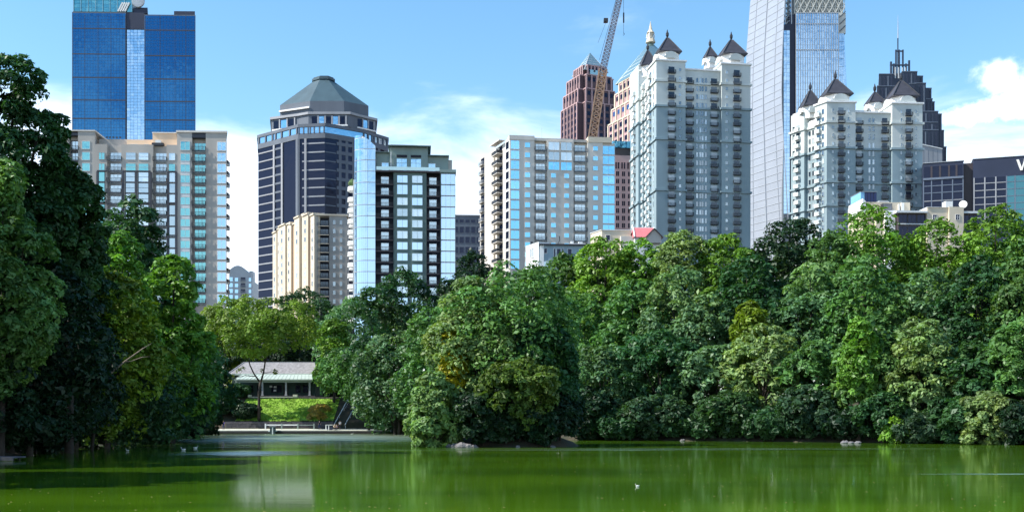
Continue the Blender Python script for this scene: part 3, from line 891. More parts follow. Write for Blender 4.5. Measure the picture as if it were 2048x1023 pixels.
# ------------------------------------------------------------------ beige condominium with cyan glass corners
def beige_condo():
    f = Fac('apartment_tower', 'wide beige apartment slab with cyan glass corners and two dark balcony stacks', 'apartment tower', 1019.5, 344, 8, 21)
    W = f.u(1230.5); D = 20
    U = f.u
    base = f.z(600)
    r = 1.5
    fl = 3.12
    ztL, ztM, ztR = f.z(270), f.z(273), f.z(274, U(1190))
    sb = f.side(22)
    a = [(U(1069), U(1094)), (U(1147), U(1175))]
    poly = [(0, 0), (a[0][0], 0), (a[0][0], r), (a[0][1], r), (a[0][1], -.25), (a[1][0], -.25), (a[1][0], r), (a[1][1], r), (a[1][1], 0), (U(1205.5), 0), (U(1205.5), .6), (W, .6), (W, D), f.side(20)]
    f.prism('wall', poly, base, ztM - .9, beige)
    f.box('parapet', -.15, U(1069), -.15, 9, ztM - .9 + .002, ztL, beige)
    f.box('parapet', U(1069) + .01, U(1147.5), .3, 9, ztM - .9 + .002, ztM, beige)
    f.box('parapet', U(1147.5) + .01, U(1175), .35, 9, ztM - .9 + .002, ztM - .1, greige)
    f.box('parapet', U(1176), U(1224), -.2, 9, ztM - .9 + .002, ztR, cream)
    f.box('penthouse', U(1075), U(1115), 6, 14, ztM + .003, f.z(267.5), white)
    part('aerial', MB().tube([(0, 0, 0), (0, 0, 4.5)], [.06, .03], metal, 5), f.root, (U(1092), 8, f.z(267.5)))
    # blue glass corner of the right end, a little lower
    for i in range(13):
        z = ztM - 3.8 - i * fl
        f.on('corner_window', window_mesh(U(1038) - U(1021.5), 2.55, offw, g_cyan, .12, bars=1), U(1030), z)
        f.on('corner_window', window_mesh((W - U(1206.5)) * .96, 2.6, offw, g_cyan, .12, bars=1), (U(1206) + W) / 2, z - .55, .6)
        for k, px in enumerate((1081.3, 1161)):
            w = a[k][1] - a[k][0]
            f.on('balcony', balcony_mesh(w * .985, .45, mullion, iron, g_dark, dh=.1, dw=.2), (a[k][0] + a[k][1]) / 2, z - .15, .06)
            f.on('window', window_mesh(w * .72, 2.1, offw, g_pale, .1, bars=2), (a[k][0] + a[k][1]) / 2 + .1, z + .05, r)
        for px in (1106.5, 1133):
            if i < 3:
                f.on('window', window_mesh(3.4, 2.5, beige, g_cyan if i == 2 else g_pale, .06, bars=1), U(px + (1 if px < 1120 else -.6)), z, -.25)
            else:
                f.on('window', window_mesh(1.5, 1.35, beige, g_cyan, .05), U(px), z + .7, -.25)
        f.on('window', window_mesh(1.6, 1.5, beige, g_cyan, .05), U(1055), z + .6)
        f.on('window', window_mesh(1.5, 1.4, beige, g_cyan, .05), U(1191), z + .3)
    # left side: narrow dark windows by the corner, then cantilevered balconies
    t1, t2, t3, t4 = f.t(1011), f.t(1009), f.t(990), f.t(972)
    for i in range(14):
        z = f.zs(300, 3) - i * fl
        f.onl('window', window_mesh(2.6, 2.3, offw, g_dark, .2), f.t(1015), z)
        me = cached('condo_side', lambda: MB().box(-2.6, 2.6, -1.9, 0, -.22, 0, beige).box(-2.6, 2.6, -1.9, -1.85, .05, 1.0, iron).box(-2.6, -2.55, -1.85, 0, .05, 1.0, iron).box(2.55, 2.6, -1.85, 0, .05, 1.0, iron).mesh('balcony'))
        f.onl('balcony', me, f.t(999.5), z - .25)
        f.onl('window', window_mesh(2.4, 2.2, darkframe, g_dark, .1), f.t(1002), z)
    # recessed rear wing
    def sideblock(name, pa, pb, off, zpy, m, deep=6):
        ta, tb = f.t(pa), f.t(pb)
        q = [f.side(ta, -deep), f.side(tb, -deep), f.side(tb, off), f.side(ta, off)]
        return f.prism(name, q, base, f.zs(zpy, ta), m)
    sideblock('rear_wing', 990.5, 972.5, .6, 302, beige)
    sideblock('rear_wing', 972.3, 961, .2, 311, greige)
    for i in range(12):
        z = f.zs(330, 25) - i * fl
        f.onl('window', window_mesh(3.0, 2.0, darkframe, g_dark, .15, bars=1), f.t(966.8), z, .2)
        f.onl('balcony', balcony_mesh(3.6, .9, greige, metal, g_dark, dh=.1, dw=.2), f.t(966.8), z - .2, .2)
    f.prism('roof_slab', [f.side(f.t(1010)), f.side(f.t(991)), f.side(f.t(991), 2.0), f.side(f.t(1010), 2.0)], f.zs(290, 10), f.zs(288.5, 10), beige)
beige_condo()

# ------------------------------------------------------------------ brown block with a blue band between two towers
def brown_block():
    f = Fac('office_block', 'brown stone office block with a bright blue glass top band, squeezed between two towers', 'office block', 1226, 440, 8)
    W = f.u(1275)
    U = f.u
    f.box('wall', 0, W, 0, 18, -1, f.z(310), pink)
    f.box('dark_band', .1, W - .1, .5, 17, f.z(310) + .002, f.z(295), bronze)  # set-back dark bronze band below the blue glass
    f.box('blue_band', -.3, W + .3, -.3, 18, f.z(295) + .002, f.z(282), g_cyan)
    for i in range(12):
        z = f.z(337) - i * 2.95
        for k, px in enumerate((1235, 1247, 1259, 1271)):
            if i == 0:
                for d in (-3, 2):
                    f.on('window', window_mesh(.65, 2.6, pink, g_dark, .1), U(px + d), z)
            else:
                f.on('window', window_mesh(1.35, 1.9, pink, g_dark, .14, bars=1), U(px), z)
brown_block()

# ------------------------------------------------------------------ two stepped granite towers with glass pyramids
def stepped_tower(label, px, Y, yaw, Wm, tops, shrink, apex_py, zbase_py, spire=None, vis_rows=16, wall_f=None, wall_s=None):
    cx = X(px, Y)
    root = thing('office_tower', label, 'skyscraper', (cx, Y, 0), R(yaw))
    zz = [Z(p, Y) for p in tops]
    z0 = -1
    for i, (zt, s) in enumerate(zip(zz, shrink)):
        h = Wm * s / 2
        c = h * .74
        poly = [(-c, -h), (c, -h), (c, -c), (h, -c), (h, c), (c, c), (c, h), (-c, h), (-c, c), (-h, c), (-h, -c), (-c, -c)]
        part('setback', MB().prism(poly, z0, zt, wall_f), root)
        part('coping', MB().prism(offset(poly, .3), zt - .5, zt + .15, wall_s), root)
        zlow = max(z0, Z(330, Y))
        # piers and dark windows on the two seen faces
        for face in (0, 90):
            rot = R(-face)
            n = 5
            for k in range(n + 1):
                xx = -c + 2 * c * k / n
                q = Matrix.Rotation(rot, 4, 'Z') @ Vector((xx, -h, 0))
                part('pier', MB().box(-.4, .4, -.45, 0, zlow, zt - .6, wall_s), root, (q.x, q.y, 0), rot)
            rows = int((zt - zlow - 1.5) / 3.9)
            for rI in range(min(rows, vis_rows)):
                z = zt - 4.0 - rI * 3.9
                for k in range(n):
                    xx = -c + 2 * c * (k + .5) / n
                    q = Matrix.Rotation(rot, 4, 'Z') @ Vector((xx, -h, 0))
                    part('window', window_mesh(2 * c / n * .5, 2.4, wall_f, g_dark, .15), root, (q.x, q.y, z), rot)
        z0 = zt + .002
    h = Wm * shrink[-1] / 2
    zt = zz[-1]
    za = Z(apex_py, Y); zb = Z(zbase_py, Y)
    hb = h * 1.03
    b = MB()
    N = 9
    base = [(-hb, -hb), (hb, -hb), (hb, hb), (-hb, hb)]
    part('glass_pyramid', MB().prism(base, zb, za, g_roof, top=[(x * .02, y * .02) for x, y in base]), root)
    for k in range(1, 7):
        s = 1 - k / 7.5
        q = [(x * s, y * s) for x, y in base]
        z = zb + (za - zb) * (1 - s)
        part('roof_rib', MB().prism(offset(q, .12), z - .1, z + .1, offw), root)
    for k in range(4):
        part('roof_hip', MB().bar((base[k][0], base[k][1], zb), (0, 0, za), .45, metal, .2), root)
    for k in range(5):
        x = -h * .66 + k * h * .33
        if abs(x) < h * .7:
            part('roof_window', MB().box(-.55, .55, -.3, .3, 0, 1.0, iron), root, (x, -hb * .87, zb + (za - zb) * .13))
    part('gable_panel', MB().box(-h * .55, h * .55, -h - .5, -h + .1, zt - 7, zb + .3, g_roof), root)
    for x in (-1.4, 1.4):
        part('roof_window', MB().box(-.5, .5, -.2, 0, 0, 1.1, iron), root, (x, -h - .5, zt - 4))
    if spire:
        zs0, zs1 = Z(spire[0], Y), Z(spire[1], Y)
        part('lantern', MB().lathe([(2.6, 0), (2.0, 2), (1.5, 3), (1.5, (zs1 - zs0) * .45), (2.0, (zs1 - zs0) * .47), (1.0, (zs1 - zs0) * .6)], (0, 0, zs0), cream, 8), root)
        part('spire', MB().lathe([(.95, 0), (.5, (zs1 - zs0) * .2), (.08, (zs1 - zs0) * .42)], (0, 0, zs0 + (zs1 - zs0) * .6), cream, 8), root)
        for k in range(4):
            a = R(45 + 90 * k)
            part('lantern_column', MB().bar((2.1 * math.cos(a), 2.1 * math.sin(a), zs0 + 2.5), (1.7 * math.cos(a), 1.7 * math.sin(a), zs0 + (zs1 - zs0) * .47), .4, offw), root)
    return root
stepped_tower('brown stepped granite tower with a pale glass pyramid roof, behind the crane boom', 1180, 650, 24, 27.5,
              [219, 191, 162, 139.5], [1.0, .92, .80, .56], 106, 150, wall_f=brown, wall_s=pink)
stepped_tower('pinkish stepped tower with pale spire, half hidden behind the tall turreted block', 1301, 560, 24, 34.5,
              [245, 215, 185, 162], [1.0, .92, .84, .74], 84, 162, spire=(86, 44), wall_f=pink, wall_s=cream)

# ------------------------------------------------------------------ crane
def crane():
    Y = 470
    p0 = P(1181, 300, Y); p1 = P(1206, 140, Y); p2 = P(1247, -36, Y)
    root = thing('crane', 'lattice crane boom, orange tan below and grey above, leaning right above the beige slab', 'crane', tuple(p0))
    def lattice(a, b, w0, w1, n, m, name, th):
        a = a - p0; b = b - p0
        d = (b - a).normalized()
        s = d.cross(Vector((0, 1, 0))).normalized(); t = d.cross(s).normalized()
        mb = MB()
        corners = ((-1, -1), (1, -1), (1, 1), (-1, 1))
        def q(k, i):
            f = k / n
            w = w0 + (w1 - w0) * f
            c = a.lerp(b, f)
            return c + s * corners[i][0] * w / 2 + t * corners[i][1] * w / 2
        for i in range(4):
            mb.bar(q(0, i), q(n, i), th * 1.5, m)
        for k in range(n):
            for i in range(4):
                j = (i + 1) % 4
                mb.bar(q(k, i), q(k + 1, j), th, m)
                mb.bar(q(k, j), q(k + 1, i), th, m)
                mb.bar(q(k, i), q(k, j), th, m)
        return part(name, mb, root)
    lattice(p0, p1, 3.4, 3.2, 14, rust, 'boom_base', .34)
    lattice(p1 + Vector((0, 0, .4)), p2, 2.9, 2.1, 26, cranegrey, 'boom_section', .17)
    mid = P(1213, 42, Y) - p0
    part('boom_sheave', MB().box(-1.2, .6, -1.2, 1.2, -.6, .8, iron), root, tuple(mid))
    tip = P(1247, -36, Y) - p0
    hook = P(1247.3, 66, Y) - p0
    part('hoist_line', MB().tube([tuple(tip), tuple(hook)], [.07, .07], iron, 5), root)
    part('hook_block', MB().box(-.28, .28, -.3, .3, -1.2, 3.0, iron), root, tuple(P(1247.3, 40, Y) - p0))
    part('hook', MB().tube([(0, 0, 0), (.3, 0, -.6), (0, 0, -1.1), (-.35, 0, -.8)], [.14, .14, .12, .06], iron, 6), root, tuple(hook))
    part('stay_line', MB().tube([tuple(P(1199, 120, Y) - p0), tuple(P(1240, -30, Y) - p0)], [.08, .08], iron, 5), root)
    part('jib_stay', MB().tube([tuple(P(1203, 86, Y) - p0 + Vector((-1.5, 0, 0))), tuple(mid)], [.06, .06], iron, 5), root)
crane()
# ------------------------------------------------------------------ the two pale turreted apartment towers
def turret(f, px, Y_v, base_py, apex_py, fin_py, hw_px, u_v):
    """pyramid roof on an eight-sided white drum with small arched gables and a finial"""
    u = f.u(px); v = u_v
    d = f.Y + u * math.sin(f.th) + v * math.cos(f.th)
    # re-solve u for the real depth
    x = X(px, d) - f.X0
    u = x * math.cos(f.th) + (d - f.Y) * math.sin(f.th)
    k = d / FPX
    h = hw_px * k
    zb = CAMZ + (HYP - base_py) * k; za = CAMZ + (HYP - apex_py) * k; zf = CAMZ + (HYP - fin_py) * k
    def sq(s): return [(u - s, v - s), (u + s, v - s), (u + s, v + s), (u - s, v + s)]
    oc = [(u + h * .93 * math.cos(R(22.5 + 45 * i)) / math.cos(R(22.5)), v + h * .93 * math.sin(R(22.5 + 45 * i)) / math.cos(R(22.5))) for i in range(8)]
    part('turret_drum', MB().prism(oc, zb - 4.6, zb - .35, white), f.root)
    part('turret_eave', MB().prism(sq(h * 1.02), zb - .35, zb, slate), f.root)
    m = (za - zb)
    ro = part('turret_roof', MB().prism(sq(h * .99), zb + .002, zb + m * .14, slate, top=sq(h * .83)).prism(sq(h * .83), zb + m * .14, za, slate, top=sq(h * .09)), f.root)
    for s in ((-1, -1), (1, -1), (1, 1), (-1, 1)):
        part('roof_hip', MB().bar((u + s[0] * h * .97, v + s[1] * h * .97, zb + .1), (u + s[0] * h * .1, v + s[1] * h * .1, za), .22, iron), ro)
    part('finial', MB().lathe([(.42, 0), (.30, .7), (.58, 1.3), (.60, 2.1), (.30, 2.7), (.16, 3.3), (.06, zf and max(3.6, zf - za))], (u, v, za - .4), iron, 8), f.root)
    # arched gables front and left
    for rot, (gx, gy) in ((0, (0, -1)), (-90, (-1, 0))):
        b = MB()
        n = 8; w = h * .52; hh = 1.7
        prof = [(-w * 1.25, 0)] + [(-w * math.cos(math.pi * i / n), hh * math.sin(math.pi * i / n) + .25) for i in range(n + 1)] + [(w * 1.25, 0)]
        lo = [(p[0], -.35, p[1] * 0 - .5) for p in prof]
        fr = [(p[0], -.35, p[1]) for p in prof]; bk = [(p[0], .5, p[1]) for p in prof]
        for i in range(len(prof) - 1):
            b.face([fr[i], fr[i + 1], bk[i + 1], bk[i]], white)
            b.face([lo[i], lo[i + 1], fr[i + 1], fr[i]], stone_hi)
        part('arched_gable', b, f.root, (u + gx * h * 1.08, v + gy * h * 1.08, zb - 2.45), R(rot))

def turret_block(label, px0, Y, yaw, phi, px_side, cols, wings, zmap, floors, fl, turrets, cornices, centre_parapet, group_px, wsmall, small_cols, mid_win, side_cols, pent, side_step):
    f = Fac('apartment_tower', label, 'apartment tower', px0, Y, yaw, phi, 'pale turreted apartment towers')
    U = f.u
    W = U(wings[-1])
    r = 1.6
    a, b = U(wings[1]), U(wings[2])
    sl = f.t(px_side)
    bk = f.side(sl)
    base = f.z(640)
    zsplit = f.z(zmap['split']); zw = f.z(zmap['wing']); zc = f.z(zmap['centre'])
    # plan: two wings, set-back centre, stepped left side
    t1, t2 = sl * side_step[0], sl * side_step[1]
    side_pts = [bk, f.side(t2, 0), f.side(t2, -1.3), f.side(t1, -1.3), f.side(t1, 0)]
    Dp = bk[1]
    poly_full = [(0, 0), (a, 0), (a, r), (b, r), (b, 0), (W, 0), (W, Dp)] + side_pts
    f.prism('lower_wall', poly_full, base, zsplit, stone_lo)
    # upper: wings rise above the centre
    polyL = [(0, 0), (a, 0), (a, 9), f.side(t1, -8), f.side(t1, 0)]
    polyC = [(a + .01, r), (b - .01, r), (b - .01, Dp - .5), (a + .01, Dp - .5)]
    polyR = [(b, 0), (W, 0), (W, 12), (b, 12)]
    polyB = [f.side(t2, 0), f.side(t2, -9), f.side(sl, -9), bk]
    polyS = [f.side(t1 + .01, -1.3), f.side(t1 + .01, -8), f.side(t2 - .01, -8), f.side(t2 - .01, -1.3)]
    for pl, zt in ((polyL, zw), (polyR, zw), (polyC, zc), (polyB[::-1], f.zs(zmap['back'], sl)), (polyS[::-1], f.zs(zmap['mid'], (t1 + t2) / 2))):
        f.prism('upper_wall', pl, zsplit + .002, zt, stone_hi)
        f.prism('parapet_cornice', offset(pl, .45), zt + .002, zt + .55, white)
    for i, py in enumerate(cornices):
        z = f.z(py)
        f.prism('cornice', offset(poly_full, .5), z - .35, z + .35, stone_lo if z < zsplit + 1 else stone_hi)
    f.box('penthouse', U(pent[0]), U(pent[1]), pent[4], pent[4] + 7, zc + .56, f.z(pent[2]), pent[3])
    # windows and balconies
    for (px, isrec) in cols:
        for i, z in enumerate(floors(f)):
            if isrec and z > zc - 3.2: continue
            f.on('balcony', balcony_mesh(group_px, 1.0, iron, iron, g_bal, dh=2.3, dw=group_px * .80), U(px), z, r if isrec else 0)
    for px in small_cols:
        for i, z in enumerate(floors(f)):
            f.on('window', window_mesh(wsmall, 1.15, stone_lo if z < zsplit else stone_hi, g_room, .06), U(px), z + .75)
    for i, z in enumerate(floors(f)):
        if z > zc - 3.2: continue
        for px in mid_win[0]:
            f.on('window', window_mesh(mid_win[1], 1.8, stone_lo if z < zsplit else stone_hi, g_room, .05), U(px), z + .4, r)
    for i, z in enumerate(floors(f)):
        for (q, kind, off) in side_cols:
            t = sl * q
            zz = CAMZ + (z - CAMZ) * 1.0
            if q > side_step[0] and zz > f.zs(zmap['mid'], t) - 3: continue
            if kind == 'b':
                f.onl('balcony', balcony_mesh(2.3, 1.1, white, stone_hi, g_room, solid=True), t, zz, off)
            else:
                f.onl('window', window_mesh(1.0, 1.7, stone_hi, g_room, .08), t, zz + .4, off)
    for tr in turrets:
        turret(f, *tr)
    return f

turret_block('tallest pale turreted apartment tower, its grey-green lower storeys rising above the red roof', 1312.5, 405, 9, 9, 1260,
    [(1343, False), (1381.5, True), (1431, True), (1473.5, False)], (1312.5, 1371, 1443.5, 1501),
    dict(split=211, wing=121, centre=134, back=150, mid=158), lambda f: [f.z(144.5) - i * 3.06 for i in range(22)], 3.06,
    [(1335, 0, 108, 76, 63, 23, 5.0), (1297, 0, 132, 100, 88, 17.5, 26.0), (1422.5, 0, 113, 92, 80, 12, 27), (1463, 0, 113, 80, 67, 25, 5.5)],
    [161, 211, 277, 379], 134, 2.85, .85, (1360, 1453.5), ((1397, 1403.5, 1408, 1414.5), .75),
    [(.10, 'w', 0), (.2, 'b', 0), (.42, 'b', -1.3), (.56, 'b', -1.3), (.8, 'b', 0), (.92, 'w', 0)], (1378, 1443, 119.5, stone_hi, 8), (.30, .66))

turret_block('shorter pale turreted apartment tower standing behind the low cream building', 1653.5, 385, 4, 29, 1582,
    [(1682, False), (1721.5, True), (1773, True), (1817, False)], (1653.5, 1711, 1784.5, 1845),
    dict(split=295, wing=204.5, centre=222, back=232, mid=242), lambda f: [f.z(228) - i * 2.9 for i in range(21)], 2.9,
    [(1671, 0, 193, 159, 148, 27, 5.5), (1621, 0, 214, 181, 170, 19, 12.0), (1750.5, 0, 206, 184, 174, 16, 16), (1802.5, 0, 197, 162, 152, 27, 6.0)],
    [243.5, 295, 363, 410], 222, 2.4, .6, (1666, 1697, 1802.5, 1832), ((1742.5, 1750.5), .75),
    [(.10, 'w', 0), (.22, 'b', 0), (.44, 'w', -1.3), (.54, 'w', -1.3), (.8, 'b', 0), (.92, 'w', 0)], (1712, 1752, 205, bronze, 9), (.32, .62))

# ------------------------------------------------------------------ white glass tower with a bowed side and lattice veil
def veil_tower():
    Y = 620
    cx = X(1566, Y)
    root = thing('office_tower', 'tall silver glass tower with a bowed left side, between the turreted blocks', 'skyscraper', (cx, Y, 0))
    def L(px, y): return (X(px, y) - cx, y - Y)
    ztop = Z(-130, Y)
    # bowed side: plan curves away to the left, edge leans in towards the top
    lvl = [640, 460, 330, 200, 100, 0, -130]
    left = [1489, 1489.5, 1490, 1490.5, 1493, 1501, 1516]
    right = [1583, 1578, 1570, 1563, 1565, 1570, 1576]
    n = 10
    wpan = mat('white_screen', (0.30, 0.33, 0.38), 0.35, var=0.06, scale=0.1)
    wline = mat('white_line', (0.37, 0.40, 0.44), 0.5, var=0.03)
    def pos(i, py):
        s = i / n
        lf = np.interp(py, lvl[::-1], left[::-1]); rt = np.interp(py, lvl[::-1], right[::-1])
        px = lf + (rt - lf) * s
        y = Y + 34 * (1 - s)
        return Vector((X(px, y) - cx, y - Y, Z(py, y)))
    fr = []
    rows = np.arange(-130, 660, 14.0)
    b = MB()
    for j in range(len(rows) - 1):
        for i in range(n):
            p00, p10, p11, p01 = pos(i, rows[j + 1]), pos(i + 1, rows[j + 1]), pos(i + 1, rows[j]), pos(i, rows[j])
            # floors level: interpolate z from the middle of the row
            b.face([p00, p10, p11, p01], wpan)
    part('screen_wall', b, root)
    fl = 4.2
    # level floor lines and a vertical rib
    def at_z(i, z):
        s = i / n
        y = Y + 34 * (1 - s)
        py = HYP - (z - CAMZ) * FPX / y
        p = pos(i, py); return p
    nrm = Vector((-.75, -.66, 0)).normalized()
    k = 0
    z = Z(520, Y)
    while z < ztop - 4:
        b = MB()
        for i in range(n):
            a, c = at_z(i, z) + nrm * .04, at_z(i + 1, z) + nrm * .04
            b.bar(a, c, .28, wline)
        part('floor_line', b, root)
        z += fl
    for i in (5, 10, 2, 8):
        b = MB()
        zz = [Z(520, Y) + q * 12 for q in range(26)]
        zz = [q for q in zz if q < ztop - 12]
        w = .8 if i == 5 else .35
        for q in range(len(zz) - 1):
            b.bar(at_z(i, zz[q]) + nrm * .12, at_z(i, zz[q + 1]) + nrm * .12, w, wline)
        part('rib', b, root)
    # flat glass strip, dark slot and the broad finned front
    zb = Z(640, Y)
    zg = Z(60, Y)
    a0, a1, a2, a3, a4 = L(1567, Y)[0], L(1580, Y)[0], L(1592, Y)[0], L(1677, Y)[0], L(1699, Y)[0]
    part('core', MB().box(L(1575, Y)[0], L(1692, Y)[0], 4.0, 40, zb, Z(27, Y), mullion), root)
    part('glass_strip', MB().prism([(a0, .3), (a1, .2), (a1, 4), (a0, 4)], zb, zg, mullion), root)
    part('pane_grid', panegrid(a0 + .1, a1 - .1, zb + 60, zg - .3, 2, 48, g_sky, mullion, .2, .004, 8), root, kind='stuff')
    part('dark_slot', MB().box(a1 + .01, a2 - .01, 1.6, 4, zb, Z(27, Y), hotel), root)
    part('dark_slot', MB().box(L(1567.5, Y)[0], a1, 1.0, 4, zg + .01, Z(48, Y), hotel), root)
    part('glass_front', MB().box(a2, a3, .2, 4, zb, Z(25, Y), mullion), root)
    part('pane_grid', panegrid(a2 + .1, a3 - .1, Z(460, Y), Z(26, Y), 18, 34, g_sky, mullion, .2, .0022, 9), root, kind='stuff')
    for i in range(19):
        u = a2 + (a3 - a2) * i / 18
        part('fin', MB().box(-.12, .12, -.45, .19, Z(470, Y), Z(26, Y), metal), root, (u, 0, 0))
    for py in (26, 48, 100):
        part('transom', MB().box(a2, a3, -.3, .18, Z(py, Y) - .2, Z(py, Y) + .2, metal), root)
    # right bay with a gently leaning outer edge
    rl = [(640, 1704), (300, 1701), (200, 1699.5), (66, 1693)]
    b = MB()
    for j in range(len(rl) - 1):
        (p0, x0), (p1, x1) = rl[j], rl[j + 1]
        m = 8
        for q in range(m):
            f0, f1 = q / m, (q + .96) / m
            pa, pb = p0 + (p1 - p0) * f0, p0 + (p1 - p0) * f1
            xa, xb = x0 + (x1 - x0) * f0, x0 + (x1 - x0) * f1
            for s in range(4):
                s0, s1 = s / 4 + .01, (s + 1) / 4 - .01
                ua, ub = a3 + (L(xa, Y)[0] - 1.2 - a3) * s0, a3 + (L(xa, Y)[0] - 1.2 - a3) * s1
                uc, ud = a3 + (L(xb, Y)[0] - 1.2 - a3) * s0, a3 + (L(xb, Y)[0] - 1.2 - a3) * s1
                b.face([(ua, .5, Z(pa, Y)), (ub, .5, Z(pa, Y)), (ud, .5, Z(pb, Y)), (uc, .5, Z(pb, Y))], g_sky)
            b.face([(L(xa, Y)[0] - 1.2, .5, Z(pa, Y)), (L(xa, Y)[0] + .2, 6, Z(pa, Y)), (L(xb, Y)[0] + .2, 6, Z(pb, Y)), (L(xb, Y)[0] - 1.2, .5, Z(pb, Y))], g_mid)
    part('side_bay', b, root)
    # pale lattice veil above the glass
    vl = mat('veil_lattice', (0.56, 0.56, 0.51), 0.5, var=0.08)
    vb = MB()
    x0, x1 = L(1590, Y)[0], L(1691, Y)[0]
    zz0, zz1 = Z(24.5, Y), Z(-120, Y)
    nn = 16
    part('veil_backing', MB().box(x0 + .3, x1 - .3, 3.0, 20, zz0, zz1, mat('veil_shade', (.42, .42, .38), .7)), root)
    for i in range(nn + 1):
        u = x0 + (x1 - x0) * i / nn
        vb.bar((u, 1.4, zz0), (u, 1.4, zz1), .28, vl)
    for j in range(12):
        z = zz0 + (zz1 - zz0) * j / 11
        vb.bar((x0, 1.3, z), (x1, 1.3, z), .22, vl)
    for i in range(nn):
        for j in range(11):
            ua, ub = x0 + (x1 - x0) * i / nn, x0 + (x1 - x0) * (i + 1) / nn
            za, zc = zz0 + (zz1 - zz0) * j / 11, zz0 + (zz1 - zz0) * (j + 1) / 11
            if (i + j) % 2: vb.bar((ua, 1.2, za), (ub, 1.2, zc), .5, vl)
            else: vb.bar((ua, 1.2, zc), (ub, 1.2, za), .3, vl)
    part('veil', vb, root, kind='stuff')
    part('veil_return', MB().box(L(1678, Y)[0], L(1692.5, Y)[0], 1.0, 6, Z(66, Y), Z(25, Y), vl), root)
    for k in range(3):
        part('veil_brace', MB().bar((L(1680, Y)[0], .8, Z(62 - k * 14, Y)), (L(1692, Y)[0], .8, Z(50 - k * 14, Y)), .5, mullion), root)
    # lattice mast in the slot
    mb = MB()
    u0, u1 = L(1572.5, Y)[0], L(1584.5, Y)[0]
    z0, z1 = Z(46, Y), Z(-60, Y)
    for u in (u0, u1):
        for y in (1.8, 4.0):
            mb.bar((u, y, z0), (u, y, z1), .5, g_mid if y > 3 else metal)
    for j in range(10):
        za, zc = z0 + (z1 - z0) * j / 10, z0 + (z1 - z0) * (j + 1) / 10
        mb.bar((u0, 1.8, za), (u1, 1.8, zc), .35, metal); mb.bar((u1, 1.8, za), (u0, 1.8, zc), .35, mullion)
        mb.bar((u0, 1.8, za), (u1, 1.8, za), .3, mullion)
    part('lattice_mast', mb, root)
veil_tower()

# ------------------------------------------------------------------ dark stepped granite tower with a crown of masts
def granite_tower():
    Y = 700
    f = Fac('office_tower', 'dark blue granite tower stepping down rightward, crowned with masts and an aerial', 'skyscraper', 1740, Y, 0)
    U = f.u
    zb = -1
    blocks = [  # px0, px1, front v, top py, seat py
        (1762, 1791.5, 4, 145, 8), (1807, 1838, 3, 141, 8), (1836, 1853, 6, 147, 8), (1756, 1800, 2, 171, 8), (1818, 1832, 0, 168, 6),
        (1830, 1853, 1, 166, 8), (1853, 1869, 5, 172.5, 8), (1750, 1830, 0, 199, 8), (1833, 1868, 2.5, 196, 6), (1868, 1876.5, 6, 199, 8),
        (1835, 1877, .5, 223, 8), (1851, 1886, 2, 227, 8), (1844, 1874, -1, 246, 6), (1874, 1893, 4, 258, 8), (1886, 1901.5, 7, 289, 8), (1744, 1874, -2, 262, 8)]
    for i, (p0, p1, v, top, _) in enumerate(blocks):
        z = f.z(top, U(p0))
        u0, u1 = U(p0), U(p1)
        k = .31                                            # the plan runs back to the right, along the street
        d = 22 - .01 * i
        f.prism('step_block', [(u0, v), (u1, v), (u1 + k * d, v + d), (u0 + k * d, v + d)], zb - .01 * i, z, granite)
        f.prism('step_coping', [(u0 - .1, v - .25), (u1 + .1, v - .25), (u1 + .1 + k * 4, v + 4), (u0 - .1 + k * 4, v + 4)], z + .002, z + .5, granite_l)
        n = max(2, int((u1 - u0) / 2.2))
        for k in range(n):
            u = u0 + (u1 - u0) * (k + .5) / n
            f.box('rib', u - .28, u + .28, v - .3, v - .001, z - 26, z - 1.0, hotel if k % 2 else granite_l if k % 4 == 2 else granite)
    # crown of masts
    def mast(px, v, py0, py1, w, m=granite):
        f.box('mast', U(px) - w / 2, U(px) + w / 2, v, v + w, f.z(py0), f.z(py1), m)
    for px, py in ((1789, 117), (1794.5, 121), (1819, 121), (1825.5, 114.5)):
        mast(px, 6, 152, py, 1.1)
    for px in (1800, 1806.5, 1814):
        mast(px, 7, 152, 92, .9)
    mast(1806.5, 9.5, 152, 66, .6)
    f.box('mast_beam', U(1787), U(1827), 6.1, 7.0, f.z(125), f.z(122.5), granite)
    f.box('mast_beam', U(1799), U(1815), 7.1, 7.8, f.z(96), f.z(93.5), granite)
    f.box('mast_base', U(1790), U(1826), 5, 14, f.z(170), f.z(142), granite)
    for px in (1796, 1802.5, 1810, 1816):
        f.box('light_slot', U(px) - .35, U(px) + .35, 4.75, 4.99, f.z(152), f.z(130), offw)
    part('aerial', MB().tube([(0, 0, 0), (0, 0, 9), (0, 0, 15)], [.35, .2, .05], metal, 6), f.root, (U(1806.7), 9.8, f.z(66)))
granite_tower()

def white_annex():
    f = Fac('annex_block', 'small pale windowless block with a slanted roof, below the granite tower', 'building', 1838, 520, 5)
    b = MB()
    W = f.u(1884.5)
    b.prism([(0, 0), (W, 0), (W, 14), (0, 14)], -1, [f.z(288), f.z(298, W), f.z(298, W), f.z(288)], palest)
    part('wall', b, f.root)
    for k in range(4):
        part('panel_joint', MB().box(-.06, .06, -.04, 0, f.z(330), f.z(299), greyst), f.root, (W * (k + 1) / 5, -.001, 0))
    part('coping', MB().bar((0, -.1, f.z(288) + .1), (W, -.1, f.z(298, W) + .1), .4, white), f.root)
white_annex()

